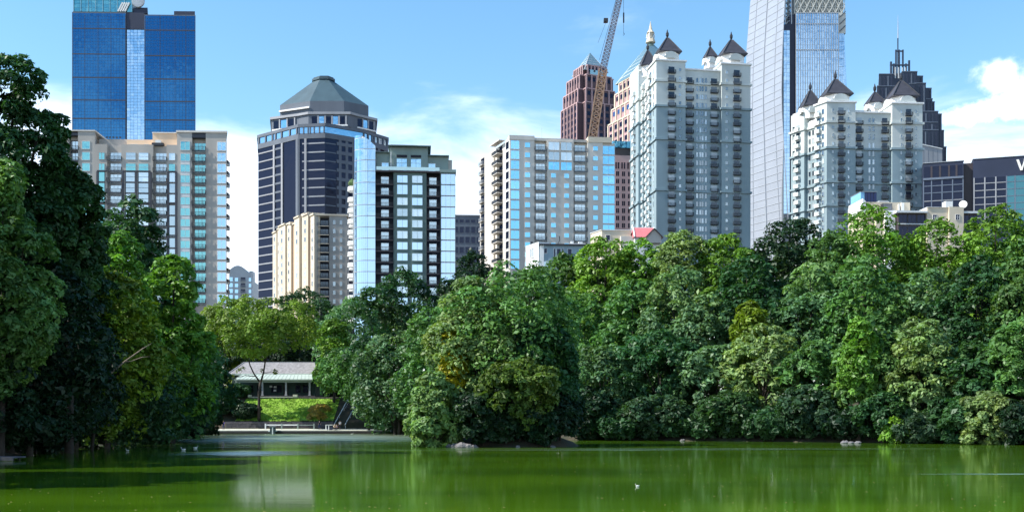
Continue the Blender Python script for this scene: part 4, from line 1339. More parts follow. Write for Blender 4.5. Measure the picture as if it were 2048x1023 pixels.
# ------------------------------------------------------------------ dark hotel with the letter sign
def hotel_block():
    f = Fac('hotel', 'dark hotel with pale grid lines and a big white letter sign', 'hotel', 1846, 380, -18)
    U = f.u
    a, b_, W = U(1927), U(1946.5), U(2110)
    base = f.z(640)
    f.box('wall', 0, a, 0, 20, base, f.z(327), hotel)
    f.box('wall', a + .01, b_ - .01, 2.2, 20, base, f.z(324, a), bronze)
    f.box('wall', b_, W, 0, 20, base, f.z(318.5, b_), hotel)
    f.box('coping', -.1, a + .2, -.25, 20, f.z(327) + .002, f.z(326), metal)
    f.box('coping', b_ - .2, W, -.25, 20, f.z(318.5, b_) + .002, f.z(317.6, b_), metal)
    # loggia at the top of the left part
    z0, z1 = f.z(357), f.z(334)
    f.box('loggia', .3, a - .3, -.02, -.001, z0, z1, g_dark)
    for px in (1863, 1880, 1898, 1913):
        f.box('loggia_pier', U(px) - .3, U(px) + .3, -.2, -.021, z0, z1, bronze)
    f.box('ledge', 0, a, -.5, -.003, f.z(361), z0, granite_l)
    # grids of panes
    def grid(us, zs, gl):
        for i in range(len(us) - 1):
            for j in range(len(zs) - 1):
                w = us[i + 1] - us[i]; h = zs[j + 1] - zs[j]
                f.on('pane', cached(('hp', round(w, 1), round(h, 1), gl.name), lambda: MB().box(-w / 2 + .1, w / 2 - .1, -.05, 0, .1, h - .1, gl).mesh('pane')), (us[i] + us[i + 1]) / 2, zs[j], -.002)
    us = [U(p) for p in (1847, 1863, 1884, 1905, 1926)]
    zs = [f.z(p) for p in (440, 425, 403, 387, 373, 362)]
    grid(us, zs, g_dark)
    for u in us:
        f.box('grid_post', u - .16, u + .16, -.3, -.06, f.z(440), f.z(362), granite_l)
    for z in zs[1:-1]:
        f.box('grid_rail', us[0], us[-1], -.24, -.061, z - .13, z + .13, palest if z == zs[2] else granite_l)
    us = [U(p) for p in (1948, 1969.5, 1991.5, 2013, 2030, 2050, 2070)]
    zs = [f.z(p, b_) for p in (446, 436, 423, 410, 396, 382, 368, 356)]
    for i in range(len(us) - 1):
        grid(us[i:i + 2], zs, g_dark if i < 3 else g_tealdark)
    for i, u in enumerate(us):
        f.box('grid_post', u - .18, u + .18, -.3, -.06, f.z(446, b_), f.z(356, b_), palest if i < 3 else granite_l)
    for z in zs[1:-1]:
        f.box('grid_rail', us[0], us[3], -.24, -.061, z - .13, z + .13, palest)
        f.box('grid_rail', us[3] + .2, us[-1], -.22, -.061, z - .1, z + .1, granite_l)
    # the letter W in slanting white bars
    wt = mat('sign_white', (0.80, 0.80, 0.74), 0.5, var=0.03)
    zt, zl = f.z(317 + 2, U(2040)), f.z(341, U(2040))
    xs = [U(2035), U(2043), U(2050), U(2057), U(2065)]
    wb = MB()
    for k in range(4):
        x0, x1 = xs[k], xs[k + 1]
        za, zc = (zt, zl) if k % 2 == 0 else (zl, zt)
        w = .75 if k % 2 == 0 else .45
        y0 = -.35 - .03 * k
        wb.prism([(0, 0)] * 0 or [(x0 - w / 2, y0), (x0 + w / 2, y0), (x0 + w / 2, -.05), (x0 - w / 2, -.05)], za, zc, wt, top=[(x1 - w / 2, y0), (x1 + w / 2, y0), (x1 + w / 2, -.05), (x1 - w / 2, -.05)])
    part('letter_sign', wb, f.root)
hotel_block()

# ------------------------------------------------------------------ low cream building with dark bay windows
def cream_building():
    Y = 262
    f = Fac('low_building', 'low cream building with dark window bays and rooftop units, peeping over the right-hand trees', 'building', 1738, Y, 3)
    U = f.u
    base = f.z(640)
    f.box('wall', U(1738), U(1834), 4, 14, base, f.z(397), cream)
    b = MB(); u = U(1738)
    b.prism([(u - .2, 3.4), (u + .5, 3.4), (u + .5, 13), (u - .2, 13)], f.z(420), [f.z(391), f.z(396), f.z(396), f.z(391)], white)
    part('end_gable', b, f.root)
    f.box('stair_block', U(1776), U(1796), 1.6, 3.99, base, f.z(417), white)
    f.box('stair_block', U(1760), U(1776) - .01, 2.4, 3.98, base, f.z(411), cream)
    f.box('duct', U(1815), U(1820), 3.4, 3.97, f.z(420), f.z(399), white)
    f.box('pipe', U(1809), U(1811), 3.5, 3.97, f.z(415), f.z(401), white)
    for (p0, p1) in ((1798, 1853), (1924, 1956)):
        f.box('bay', U(p0), U(p1), .4, 8, base, f.z(425), bronze)
        q = [(U(p0) - .8, -.6), (U(p1), -.6), (U(p1), 8), (U(p0) - .8, 8)]
        f.prism('canopy', q, f.z(425) + .002, f.z(421), offw)
        n = 3 if p1 - p0 > 40 else 2
        w = (U(p1) - U(p0)) / n
        for k in range(n):
            for py in (444, 468):
                f.on('window', window_mesh(w * .84, 1.9, darkframe, g_dark, .08, bars=1), U(p0) + w * (k + .5), f.z(py), .4)
        f.box('ledge', U(p0) - .1, U(p1), .15, .398, f.z(447.5), f.z(445.5), offw)
    f.box('tower_block', U(1853) + .01, U(1897), -.4, 8, base, f.z(414), cream)
    f.box('tower_block', U(1895), U(1924), -.9, 8, base, f.z(413), cream)
    f.box('coping', U(1852.5), U(1898), -.6, 8.2, f.z(414) + .002, f.z(413.2), white)
    f.on('window', window_mesh(.95, 1.15, offw, g_dark, .07, bars=1, hbars=1), U(1868), f.z(438.5), -.4)
    f.on('window', window_mesh(.95, 1.15, offw, g_dark, .07, bars=1, hbars=1), U(1911.5), f.z(438.5), -.9)
    f.box('roof_unit', U(1899), U(1913), 2, 4, f.z(413) + .003, f.z(397), offw)
    f.box('roof_unit', U(1773), U(1791), 4.5, 7, f.z(397) + .003, f.z(393), metal)
    f.box('air_cooler', U(1774), U(1793), 2.6, 3.96, f.z(416), f.z(402), iron)
    b = MB()
    for k in range(5):
        b.box(U(1775), U(1792), 2.5, 2.58, f.z(414 - k * 2.4), f.z(413 - k * 2.4), metal)
    part('louvre', b, f.root)
    part('roof_dome', MB().lathe([(.95, 0), (.85, .3), (.5, .6), (.1, .75)], (0, 0, 0), white, 10), f.root, (U(1791), 6, f.z(397)))
    part('satellite_dish', MB().lathe([(.08, 0), (.6, .12), (.95, .42)], (0, 0, 0), white, 12), f.root, (U(1932), 1.5, f.z(405))).rotation_euler = (R(80), 0, R(-25))
    f.box('dish_pole', U(1931.5), U(1932.5), 1.6, 1.7, f.z(421), f.z(405), metal)
cream_building()

def blue_panel():
    f = Fac('panel_building', 'small block with pale blue and navy panels, before the shorter turreted tower', 'building', 1721.5, 330, 4)
    f.box('pale_wall', 0, f.u(1729), 0, 8, 0, f.z(384), mat('pale_blue_panel', (.22, .48, .72), .4))
    f.box('navy_wall', f.u(1729) + .01, f.u(1754), .3, 8, 0, f.z(383.5), mat('navy_panel', (.03, .05, .16), .4))
    f.box('coping', -.1, f.u(1754.5), -.15, 8, f.z(383.5) + .01, f.z(382.7), metal)
    for k in range(4):
        f.box('panel_joint', f.u(1730 + 6 * k) - .05, f.u(1730 + 6 * k) + .05, .25, .299, 0, f.z(385), iron)
blue_panel()

# ------------------------------------------------------------------ houses peeping over the trees
def mansard_house():
    f = Fac('town_house', 'blue-grey flat-topped house with a white corner and dark windows, below the beige slab', 'house', 1082, 215, 4, 25)
    U = f.u
    W = U(1170); base = f.z(640)
    f.prism('wall', [(0, 0), (W, 0), (W, 9), f.side(6)], base, f.z(490), bluegrey)
    f.box('eave', -.4, W + .3, -.5, 8, f.z(490) + .002, f.z(487.5), darkframe)
    f.box('corner_board', -.2, U(1079.5) * 0 + .55, -.12, -.001, base, f.z(490), white)
    t0, t1 = f.t(1080), f.t(1054)
    f.prism('side_wall', [f.side(t0, -2), f.side(t1, -2), f.side(t1, .3), f.side(t0, .3)], base, f.zs(492, t1), offw)
    f.onl('window', window_mesh(1.6, 1.7, white, g_room, .1, bars=1), (t0 + t1) / 2, f.zs(514, 3), .3)
    f.on('window', window_mesh(.55, .95, white, g_dark, .05), U(1091), f.z(506))
    for px, w in ((1109, .3), (1117.5, .75), (1125.5, .3)):
        f.on('window', window_mesh(w, 1.55, white, g_dark, .06), U(px), f.z(512.5))
    f.on('window', window_mesh(.75, 1.5, white, g_dark, .05), U(1139.5), f.z(512))
    for px in (1091, 1116):
        f.on('window', window_mesh(1.2, 1.2, white, g_pale, .06), U(px), f.z(535))
    part('flue', MB().tube([(0, 0, 0), (0, 0, .7), (.25, 0, 1.0), (.25, 0, 1.9)], [.09] * 4, iron, 6), f.root, (U(1119), 2, f.z(487.5)))
    part('chimney', MB().box(-.22, .22, -.2, .2, 0, 1.2, iron), f.root, (U(1067), 4, f.z(489)))
    part('roof_unit', MB().box(-1.6, 1.6, 0, 1.4, 0, .5, white).box(-1.2, -.7, .1, .9, .52, .95, white).box(.3, 1.1, .1, .9, .52, .9, offw), f.root, (U(1157), 2, f.z(487.5) + .003))
mansard_house()

def cream_block():
    f = Fac('house', 'plain cream flat-roofed block left of the red roof, half sunk in the trees', 'house', 1203.5, 240, 4, 25)
    W = f.u(1262)
    f.prism('wall', [(0, 0), (W, 0), (W, 8), f.side(5)], f.z(620), f.z(460), cream)
    f.prism('coping', offset([(0, 0), (W, 0), (W, 8), f.side(5)], .15), f.z(460) + .002, f.z(459), white)
    f.box('low_wing', f.u(1240), f.u(1285), -1.2, -.01, f.z(620), f.z(473), beige)
    f.on('window', window_mesh(.9, 1.1, white, g_dark, .06), f.u(1216), f.z(480))
cream_block()

def red_house():
    f = Fac('house', 'house with a salmon red gabled roof and small dormer, among the treetops', 'house', 1268, 238, 3)
    U = f.u
    W = U(1322); base = f.z(620)
    ze, zr = f.z(474), f.z(450)
    f.box('wall', .2, W - .2, .3, 7, base, ze, offw)
    # main slope
    b = MB()
    b.prism([(-.1, -.3), (W + .1, -.3), (W + .1, 7.3), (-.1, 7.3)], ze + .002, zr, redroof, top=[(U(1271), 3.2), (U(1313), 3.2), (U(1313), 3.9), (U(1271), 3.9)])
    part('roof', b, f.root)
    # dormer
    g = MB(); c = U(1307); w = 1.55
    g.prism([(c - w, -.8), (c + w, -.8), (c + w, 1.5), (c - w, 1.5)], f.z(486), f.z(473), greige)
    zz = f.z(473)
    g.face([(c - w, -.8, zz), (c + w, -.8, zz), (c, -.8, zz + 1.5)], greige)
    d = part('dormer', g, f.root)
    rr = MB()
    for s in (-1, 1):
        a = [(c + s * (w + .35), -1.0, zz - .35), (c, -1.0, zz + 1.62), (c, 2.4, zz + 1.62), (c + s * (w + .35), 2.4, zz - .35)]
        rr.face(a, redroof)
        rr.face([(p[0], p[1], p[2] + .14) for p in a], redroof)
        rr.bar((c + s * (w + .4), -1.02, zz - .35), (c, -1.02, zz + 1.68), .2, bronze)
    part('dormer_roof', rr, d)
    part('ridge', MB().bar((U(1270), 3.55, zr + .05), (U(1314), 3.55, zr + .05), .22, white), f.root)
    for s, px in ((0, 1268.5), (1, 1321)):
        part('barge_board', MB().bar((U(px), -.4, ze + .05), (U(1271 if s == 0 else 1313), 3.2, zr + .05), .24, white), f.root)
red_house()
# ------------------------------------------------------------------ ground and lake
LAKE = np.array([(-30, 5), (-34, 40), (-34.5, 73), (-39.5, 98), (-41.5, 118), (-43.5, 137), (-50, 172), (-61, 200), (-62, 211), (-40, 211.5), (-26, 211.5), (-16, 208),
                 (-11, 185), (-4, 162), (7, 141), (17, 136.5), (33, 128), (53, 115), (75, 100), (105, 60), (110, 20), (90, 5)], float)
ISL = (0.1, 109.5, 6.6, 6.8)
def lake_sd(x, y):
    """signed distance to the shore, positive on land"""
    x = np.asarray(x, float); y = np.asarray(y, float)
    d = np.full(x.shape, 1e9); ins = np.zeros(x.shape, bool)
    n = len(LAKE)
    for i in range(n):
        a = LAKE[i]; b = LAKE[(i + 1) % n]
        e = b - a
        t = np.clip(((x - a[0]) * e[0] + (y - a[1]) * e[1]) / (e @ e), 0, 1)
        d = np.minimum(d, np.hypot(x - a[0] - t * e[0], y - a[1] - t * e[1]))
        c = ((a[1] > y) != (b[1] > y))
        with np.errstate(divide='ignore', invalid='ignore'):
            xi = (b[0] - a[0]) * (y - a[1]) / (b[1] - a[1]) + a[0]
        ins ^= (c & (x < xi))
    return np.where(ins, -d, d)
def wob(x, y):
    return (np.sin(x * .71 + 1.3) * np.cos(y * .53) + .6 * np.sin(x * 1.7 + y * 1.1) + .4 * np.cos(x * .23 - y * .31))
def ground(x, y):
    x = np.asarray(x, float); y = np.asarray(y, float)
    s = lake_sd(x, y) + .45 * wob(x, y)
    h = np.interp(s, [-6, -1, 0, .8, 4, 14, 40, 90, 220, 3000], [-1.6, -.5, -.02, .35, .75, 2.2, 5.2, 8.0, 9.5, 12])
    # the bank on the left stays low
    left = np.clip((-30 - x) / 6, 0, 1) * np.clip((190 - y) / 25, 0, 1)
    hl = np.interp(s, [-6, -1, 0, .8, 4, 14, 40, 90, 220, 3000], [-1.6, -.5, -.02, .25, .55, 1.2, 3.0, 6, 9.0, 12])
    h = h * (1 - left) + hl * left
    # terrace, wall, lawn bank and pavilion level at the head of the cove
    cove = np.clip((x + 66) / 5, 0, 1) * np.clip((-12 - x) / 6, 0, 1) * np.clip((y - 208) / 3, 0, 1)
    hc = np.interp(y, [208, 211.3, 211.8, 217.3, 217.9, 219, 227.2, 229.0, 250, 330, 3000], [-1.0, -.4, .3, .32, 2.3, 2.55, 6.85, 7.35, 7.6, 9.2, 12])
    h = h * (1 - cove) + hc * cove
    r = np.hypot((x - ISL[0]) / ISL[2], (y - ISL[1]) / ISL[3]) + .05 * wob(x, y)
    hi = np.interp(r, [0, .7, .97, 1.08, 1.5], [1.5, .9, .12, -.35, -1.6])
    h = np.where(r < 1.5, np.maximum(h, hi), h)
    return h
def gz(x, y): return float(ground(np.array([x]), np.array([y]))[0])

def nodes_of(name):
    m = bpy.data.materials.new(name)
    m.use_nodes = True
    return m, m.node_tree, m.node_tree.nodes['Principled BSDF']

def ground_mat():
    m, nt, b = nodes_of('earth_and_leaf_litter')
    g = nt.nodes.new('ShaderNodeNewGeometry')
    n = nt.nodes.new('ShaderNodeTexNoise'); n.inputs['Scale'].default_value = .5; n.inputs['Detail'].default_value = 9
    nt.links.new(g.outputs['Position'], n.inputs['Vector'])
    n2 = nt.nodes.new('ShaderNodeTexNoise'); n2.inputs['Scale'].default_value = 6; n2.inputs['Detail'].default_value = 5
    nt.links.new(g.outputs['Position'], n2.inputs['Vector'])
    r = nt.nodes.new('ShaderNodeValToRGB')
    e = r.color_ramp.elements
    e[0].position = .35; e[0].color = (.022, .030, .010, 1)
    e[1].position = .68; e[1].color = (.065, .050, .030, 1)
    k = e.new(.5); k.color = (.036, .032, .018, 1)
    ad = nt.nodes.new('ShaderNodeMath'); ad.operation = 'MULTIPLY_ADD'
    ad.inputs[1].default_value = .4; 
    nt.links.new(n2.outputs['Fac'], ad.inputs[0])
    sb = nt.nodes.new('ShaderNodeMath'); sb.operation = 'SUBTRACT'; sb.inputs[1].default_value = .2
    nt.links.new(n.outputs['Fac'], sb.inputs[0]); nt.links.new(sb.outputs[0], ad.inputs[2])
    nt.links.new(ad.outputs[0], r.inputs[0]); nt.links.new(r.outputs[0], b.inputs['Base Color'])
    b.inputs['Roughness'].default_value = .95
    bp = nt.nodes.new('ShaderNodeBump'); bp.inputs['Strength'].default_value = .6; bp.inputs['Distance'].default_value = .12
    nt.links.new(n2.outputs['Fac'], bp.inputs['Height']); nt.links.new(bp.outputs[0], b.inputs['Normal'])
    return m
gm = ground_mat()
xs = np.concatenate([[-6000, -3000, -1500, -800, -400, -250, -170, -130], np.arange(-105, 125, 1.5), [130, 150, 180, 250, 400, 800, 1500, 3000, 6000]])
ys = np.concatenate([[-6000, -2500, -800, -300, -120, -50, -20], np.arange(-8, 205, 1.6), np.arange(205, 262, .8), [270, 290, 330, 400, 600, 1000, 2000, 4000, 8000]])
gx, gy = np.meshgrid(xs, ys)
gh = ground(gx, gy)
nx, ny = len(xs), len(ys)
vv = np.stack([gx.ravel(), gy.ravel(), gh.ravel()], 1)
idx = np.arange(nx * ny).reshape(ny, nx)
ff = np.stack([idx[:-1, :-1].ravel(), idx[:-1, 1:].ravel(), idx[1:, 1:].ravel(), idx[1:, :-1].ravel()], 1)

def npmesh(name, V, Fq, mats, midx=None, smooth=False, attrs=None):
    """quad mesh straight from arrays"""
    me = bpy.data.meshes.new(name)
    nv, nf = len(V), len(Fq)
    k = Fq.shape[1]
    me.vertices.add(nv); me.loops.add(nf * k); me.polygons.add(nf)
    me.vertices.foreach_set('co', np.asarray(V, np.float32).ravel())
    me.loops.foreach_set('vertex_index', np.asarray(Fq, np.int32).ravel())
    me.polygons.foreach_set('loop_start', np.arange(0, nf * k, k, dtype=np.int32))
    for m in mats: me.materials.append(m)
    if midx is not None: me.polygons.foreach_set('material_index', np.asarray(midx, np.int32))
    if smooth: me.polygons.foreach_set('use_smooth', np.ones(nf, bool))
    for an, (dom, arr) in (attrs or {}).items():
        a = me.attributes.new(an, 'FLOAT', dom)
        a.data.foreach_set('value', np.asarray(arr, np.float32))
    me.update(calc_edges=True)
    return me
struct('ground', npmesh('ground', vv, ff, [gm], smooth=True))

def water_mat():
    m = bpy.data.materials.new('green_lake_water')
    m.use_nodes = True
    nt = m.node_tree; nt.nodes.clear()
    N = nt.nodes.new; Lk = nt.links.new
    out = N('ShaderNodeOutputMaterial')
    geo = N('ShaderNodeNewGeometry')
    sep = N('ShaderNodeSeparateXYZ'); Lk(geo.outputs['Position'], sep.inputs[0])
    def math_(op, a, b=None, clamp=False):
        n = N('ShaderNodeMath'); n.operation = op; n.use_clamp = clamp
        for i, x in enumerate((a, b)):
            if x is None: continue
            if isinstance(x, (int, float)): n.inputs[i].default_value = x
            else: Lk(x, n.inputs[i])
        return n.outputs[0]
    def noise(sx, sy, detail=4, rough=.5, loc=(0, 0, 0)):
        mp = N('ShaderNodeMapping'); mp.inputs['Scale'].default_value = (sx, sy, 1); mp.inputs['Location'].default_value = loc
        Lk(geo.outputs['Position'], mp.inputs[0])
        n = N('ShaderNodeTexNoise'); n.inputs['Scale'].default_value = 1; n.inputs['Detail'].default_value = detail
        n.inputs['Roughness'].default_value = rough
        Lk(mp.outputs[0], n.inputs['Vector'])
        return n.outputs['Fac']
    def rng(x, a, b, c=0., d=1.):
        n = N('ShaderNodeMapRange'); n.interpolation_type = 'SMOOTHSTEP'
        Lk(x, n.inputs[0])
        for i, v in enumerate((a, b, c, d)): n.inputs[i + 1].default_value = v
        return n.outputs[0]
    # cat's paws: patches where a breeze roughens the surface
    def patch(cx, cy, rx, ry, soft=.5):
        ax = math_('DIVIDE', math_('SUBTRACT', sep.outputs[0], cx), rx)
        ay = math_('DIVIDE', math_('SUBTRACT', sep.outputs[1], cy), ry)
        r = math_('SQRT', math_('ADD', math_('MULTIPLY', ax, ax), math_('MULTIPLY', ay, ay)))
        return r
    nz = noise(.16, .85, 6, .62)
    def ruffle(*a):
        r = patch(*a)
        return rng(math_('ADD', r, math_('MULTIPLY', math_('SUBTRACT', nz, .5), 3.4)), 1.5, .1)
    p1 = ruffle(-20.5, 84, 4.6, 6.5)
    p2 = ruffle(-28, 168, 24, 46)
    p3 = ruffle(26, 51.5, 6.5, .55)
    p4 = ruffle(15, 97, 26, 2.0)
    p5 = ruffle(-34, 103, 14, 1.2)
    p6 = ruffle(4, 93, 16, 1.6)
    pm = p1
    for q in (p2, p3): pm = math_('MAXIMUM', pm, q)
    for q in (p4, p5, p6): pm = math_('MAXIMUM', pm, math_('MULTIPLY', q, .55))
    # ripples
    w1 = noise(1.3, 3.2, 3, .55)
    w2 = noise(.22, .9, 3, .5)
    hgt = math_('ADD', math_('MULTIPLY', w1, .35), w2)
    bp = N('ShaderNodeBump'); bp.inputs['Distance'].default_value = .06
    Lk(math_('ADD', .034, math_('MULTIPLY', pm, .55)), bp.inputs['Strength'])
    Lk(hgt, bp.inputs['Height'])
    fr = N('ShaderNodeFresnel'); fr.inputs['IOR'].default_value = 1.33
    Lk(bp.outputs[0], fr.inputs['Normal'])
    gl = N('ShaderNodeBsdfGlossy')
    gl.inputs['Color'].default_value = (.92, .96, .92, 1)
    Lk(math_('ADD', .072, math_('MULTIPLY', pm, .25)), gl.inputs['Roughness'])
    Lk(bp.outputs[0], gl.inputs['Normal'])
    # algae-green body, a little patchy, with flecks of floating scum
    alg = noise(.05, .12, 6, .6, (4, 2, 0))
    mx = N('ShaderNodeMix'); mx.data_type = 'RGBA'
    Lk(rng(alg, .35, .65), mx.inputs['Factor'])
    mx.inputs['A'].default_value = (.034, .090, .003, 1); mx.inputs['B'].default_value = (.060, .138, .004, 1)
    df = N('ShaderNodeBsdfDiffuse'); Lk(mx.outputs['Result'], df.inputs['Color'])
    ms = N('ShaderNodeMixShader')
    Lk(math_('MULTIPLY', fr.outputs[0], .90), ms.inputs[0])
    Lk(df.outputs[0], ms.inputs[1]); Lk(gl.outputs[0], ms.inputs[2])
    Lk(ms.outputs[0], out.inputs['Surface'])
    return m
wm = water_mat()
b = MB(); b.face([(-110, 3, 0), (160, 3, 0), (160, 216, 0), (-110, 216, 0)], wm)
struct('lake_water', b.mesh('lake_water'))
# ------------------------------------------------------------------ trees
def leaf_mat(name, shine=.35):
    m = bpy.data.materials.new(name); m.use_nodes = True
    nt = m.node_tree; nt.nodes.clear()
    N = nt.nodes.new; Lk = nt.links.new
    out = N('ShaderNodeOutputMaterial')
    oi = N('ShaderNodeObjectInfo')
    at = N('ShaderNodeAttribute'); at.attribute_name = 'tone'
    ay = N('ShaderNodeAttribute'); ay.attribute_name = 'yellow'
    sc = N('ShaderNodeVectorMath'); sc.operation = 'SCALE'
    Lk(oi.outputs['Color'], sc.inputs[0]); Lk(at.outputs['Fac'], sc.inputs['Scale'])
    mx = N('ShaderNodeMix'); mx.data_type = 'RGBA'
    Lk(ay.outputs['Fac'], mx.inputs['Factor']); Lk(sc.outputs[0], mx.inputs['A'])
    tint = N('ShaderNodeVectorMath'); tint.operation = 'MULTIPLY'; tint.inputs[1].default_value = (1.7, 1.3, .7)
    Lk(sc.outputs[0], tint.inputs[0]); Lk(tint.outputs[0], mx.inputs['B'])
    pr = N('ShaderNodeBsdfPrincipled')
    pr.inputs['Roughness'].default_value = .50; pr.inputs['Specular IOR Level'].default_value = shine
    Lk(mx.outputs['Result'], pr.inputs['Base Color'])
    tr = N('ShaderNodeBsdfTranslucent')
    t2 = N('ShaderNodeVectorMath'); t2.operation = 'MULTIPLY'; t2.inputs[1].default_value = (1.15, 1.25, .5)
    Lk(mx.outputs['Result'], t2.inputs[0]); Lk(t2.outputs[0], tr.inputs['Color'])
    ms = N('ShaderNodeMixShader'); ms.inputs[0].default_value = .30
    Lk(pr.outputs[0], ms.inputs[1]); Lk(tr.outputs[0], ms.inputs[2])
    Lk(ms.outputs[0], out.inputs['Surface'])
    return m
leafm = leaf_mat('leaves')
bark = mat('bark', (.035, .028, .022), .9, var=.35, scale=3.0, bump=.6)
bark_l = mat('bark_pale', (.22, .18, .14), .9, var=.3, scale=3.0, bump=.5)

def leaves_mesh(name, centres, radii, per, lf, rng, ctr, squash=.8, yel=None, inner=.08, tone_j=.18, clump_tone=None):
    """clumps of folded leaf sprigs round the given centres"""
    n = len(centres)
    cnt = np.maximum(6, (per * (radii / radii.mean()) ** 2).astype(int))
    k = np.repeat(np.arange(n), cnt)
    T = len(k)
    out = centres - ctr
    out = out / (np.linalg.norm(out, axis=1, keepdims=True) + 1e-6)
    d = rng.normal(size=(T, 3)) + out[k] * .7 + np.array([0, 0, .5])
    d /= np.linalg.norm(d, axis=1, keepdims=True)
    rad = np.where(rng.random(T) < inner, rng.uniform(.1, .8, T), rng.uniform(.78, 1.12, T))
    pos = centres[k] + d * (rad * radii[k])[:, None] * np.array([1, 1, squash])
    nrm = d * .7 + np.array([0, 0, .45]) + rng.normal(size=(T, 3)) * .42
    nrm /= np.linalg.norm(nrm, axis=1, keepdims=True)
    tg = np.cross(nrm, rng.normal(size=(T, 3)))
    tg /= np.linalg.norm(tg, axis=1, keepdims=True)
    bt = np.cross(nrm, tg)
    L = lf * np.exp(rng.normal(size=T) * .32)[:, None]; W = L * rng.uniform(.42, .62, T)[:, None]
    fold = nrm * L * -.12
    V = np.stack([pos - tg * L * .5 + fold, pos + bt * W * .5, pos + tg * L * .5 + fold, pos - bt * W * .5], 1).reshape(-1, 3)
    Fq = np.arange(T * 4).reshape(T, 4)
    ct = rng.uniform(1 - tone_j, 1 + tone_j, n) * (1 if clump_tone is None else clump_tone)
    tone = ct[k] * rng.uniform(.82, 1.18, T)
    y = np.clip((rng.random(n) if yel is None else yel)[k] + rng.normal(size=T) * .12, 0, 1)
    return npmesh(name, V, Fq, [leafm], attrs={'tone': ('FACE', tone), 'yellow': ('FACE', y)})

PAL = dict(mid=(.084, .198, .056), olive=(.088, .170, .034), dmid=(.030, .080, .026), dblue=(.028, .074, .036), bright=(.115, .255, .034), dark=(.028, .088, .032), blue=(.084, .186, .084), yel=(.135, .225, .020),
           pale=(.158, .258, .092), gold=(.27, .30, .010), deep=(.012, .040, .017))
TR = random.Random(5)
def crown_and_trunk(seed, H, Rr, low, leaf, style, dens=1.0, per=95):
    """crown of billowing sub-crowns built of leaf clumps, and a trunk with limbs; real size, base at z = 0"""
    rng = np.random.default_rng(seed)
    hh = (H - low) / 2; cz = low + hh
    sub = []
    big = min(Rr, hh)
    nl = int(np.clip(dens * 1.25 * 4 * (Rr * Rr + 2 * Rr * hh) / 3 / (.42 * big) ** 2, 10, 60))
    sub.append((np.array([rng.uniform(-.15, .15) * Rr, rng.uniform(-.15, .15) * Rr, H - big * .46]), big * .44))
    for i in range(nl):
        d = rng.normal(size=3); d /= (np.abs(d) ** 2.8).sum() ** (1 / 2.8)
        q = rng.uniform(.62, 1.0)
        rr = big * rng.uniform(.24, .54)
        z = d[2]
        w = 1.0
        if style == 'skirt': w = 1.0 - .08 * z
        if style == 'oval': w = 1.0 - .14 * max(0, z)
        if style == 'wide': w = 1.08 if z > -.3 else .75
        sub.append((np.array([d[0] * (Rr * 1.0 * w - rr) * q, d[1] * (Rr * w - rr) * q, cz + d[2] * max(.1, hh - rr) * q]), rr))
    rc = float(np.clip(Rr * .17, .55, 1.15))
    C = []; Rd = []; yl = []; tn = []
    for j, (c, r) in enumerate(sub):
        n = int(4.2 * (r / rc) ** 2) + 5
        d = rng.normal(size=(n, 3)) + np.array([0, 0, .35]); d /= np.linalg.norm(d, axis=1, keepdims=True)
        p = c + d * r * rng.uniform(.72, 1.05, (n, 1))
        keep = np.ones(n, bool)
        for k, (c2, r2) in enumerate(sub):
            if k != j: keep &= np.linalg.norm(p - c2, axis=1) > r2 * .82
        keep &= (p[:, 2] > low * .8) & (p[:, 2] < H + .2)
        p = p[keep]
        C.append(p); Rd.append(rc * rng.uniform(.7, 1.25, len(p)))
        yl.append(np.clip(rng.beta(.7, 2.6) * .6 + rng.normal(size=len(p)) * .10, 0, 1))
        tn.append(np.full(len(p), rng.uniform(.80, 1.2)))
    C = np.concatenate(C); Rd = np.concatenate(Rd); yl = np.concatenate(yl); tn = np.concatenate(tn)
    crown = leaves_mesh('crown', C, Rd, per, leaf, rng, np.array([0, 0, cz - hh * .3]), squash=.78, yel=yl, clump_tone=tn)
    mb = MB()
    r0 = .013 * H + .04
    bend = rng.normal(size=2) * .3
    top = low + hh * 1.1
    mb.tube([(0, 0, -.8), (0, 0, .4), (bend[0] * .4, bend[1] * .4, top * .5), (bend[0], bend[1], top)], [r0 * 1.5, r0 * 1.1, r0 * .8, r0 * .25], bark, 8)
    for c, r in sub[:9]:
        z0 = max(.6, min(low * .8 + (c[2] - low) * .35, top * .8))
        f = z0 / top
        p0 = Vector((bend[0] * f, bend[1] * f, z0)); p2 = Vector(c)
        p1 = p0.lerp(p2, .5) + Vector((0, 0, -.08 * hh * rng.random()))
        mb.tube([p0, p1, p2, p2 + (p2 - p0) * .18], [r0 * .5, r0 * .32, r0 * .16, .02], bark, 5, cap=False)
    return crown, mb.mesh('trunk', smooth=True)

TREE_N = [0]
def tree(px, top, hw, Y, style, col, label, group=None, name='tree', low=None, trunk=True, dens=1.0):
    TREE_N[0] += 1
    x = X(px, Y)
    g = gz(x, Y)
    H = Z(top, Y) - g
    Rr = hw / FPX * Y * (1.14 if Y > 118 and name == 'tree' else 1.06)
    if low is None: low = max(.06 * H, H - 4.2 * Rr)
    near = Y < 118
    leaf = (.8 if px < -300 else .37) if Y < 90 else .41 if near else .55
    per = (24 if px < -300 else 68) if Y < 90 else 54 if near else 33
    if name == 'shrub': low = .1
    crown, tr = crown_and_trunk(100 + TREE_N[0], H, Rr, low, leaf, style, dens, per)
    t = thing(name, label, 'shrub' if name == 'shrub' else 'tree', (x, Y, g), 0, group)
    c = part('crown', crown, t)
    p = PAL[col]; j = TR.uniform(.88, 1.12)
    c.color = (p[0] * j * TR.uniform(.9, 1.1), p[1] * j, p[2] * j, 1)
    if trunk: part('trunk', tr, t)
    return t

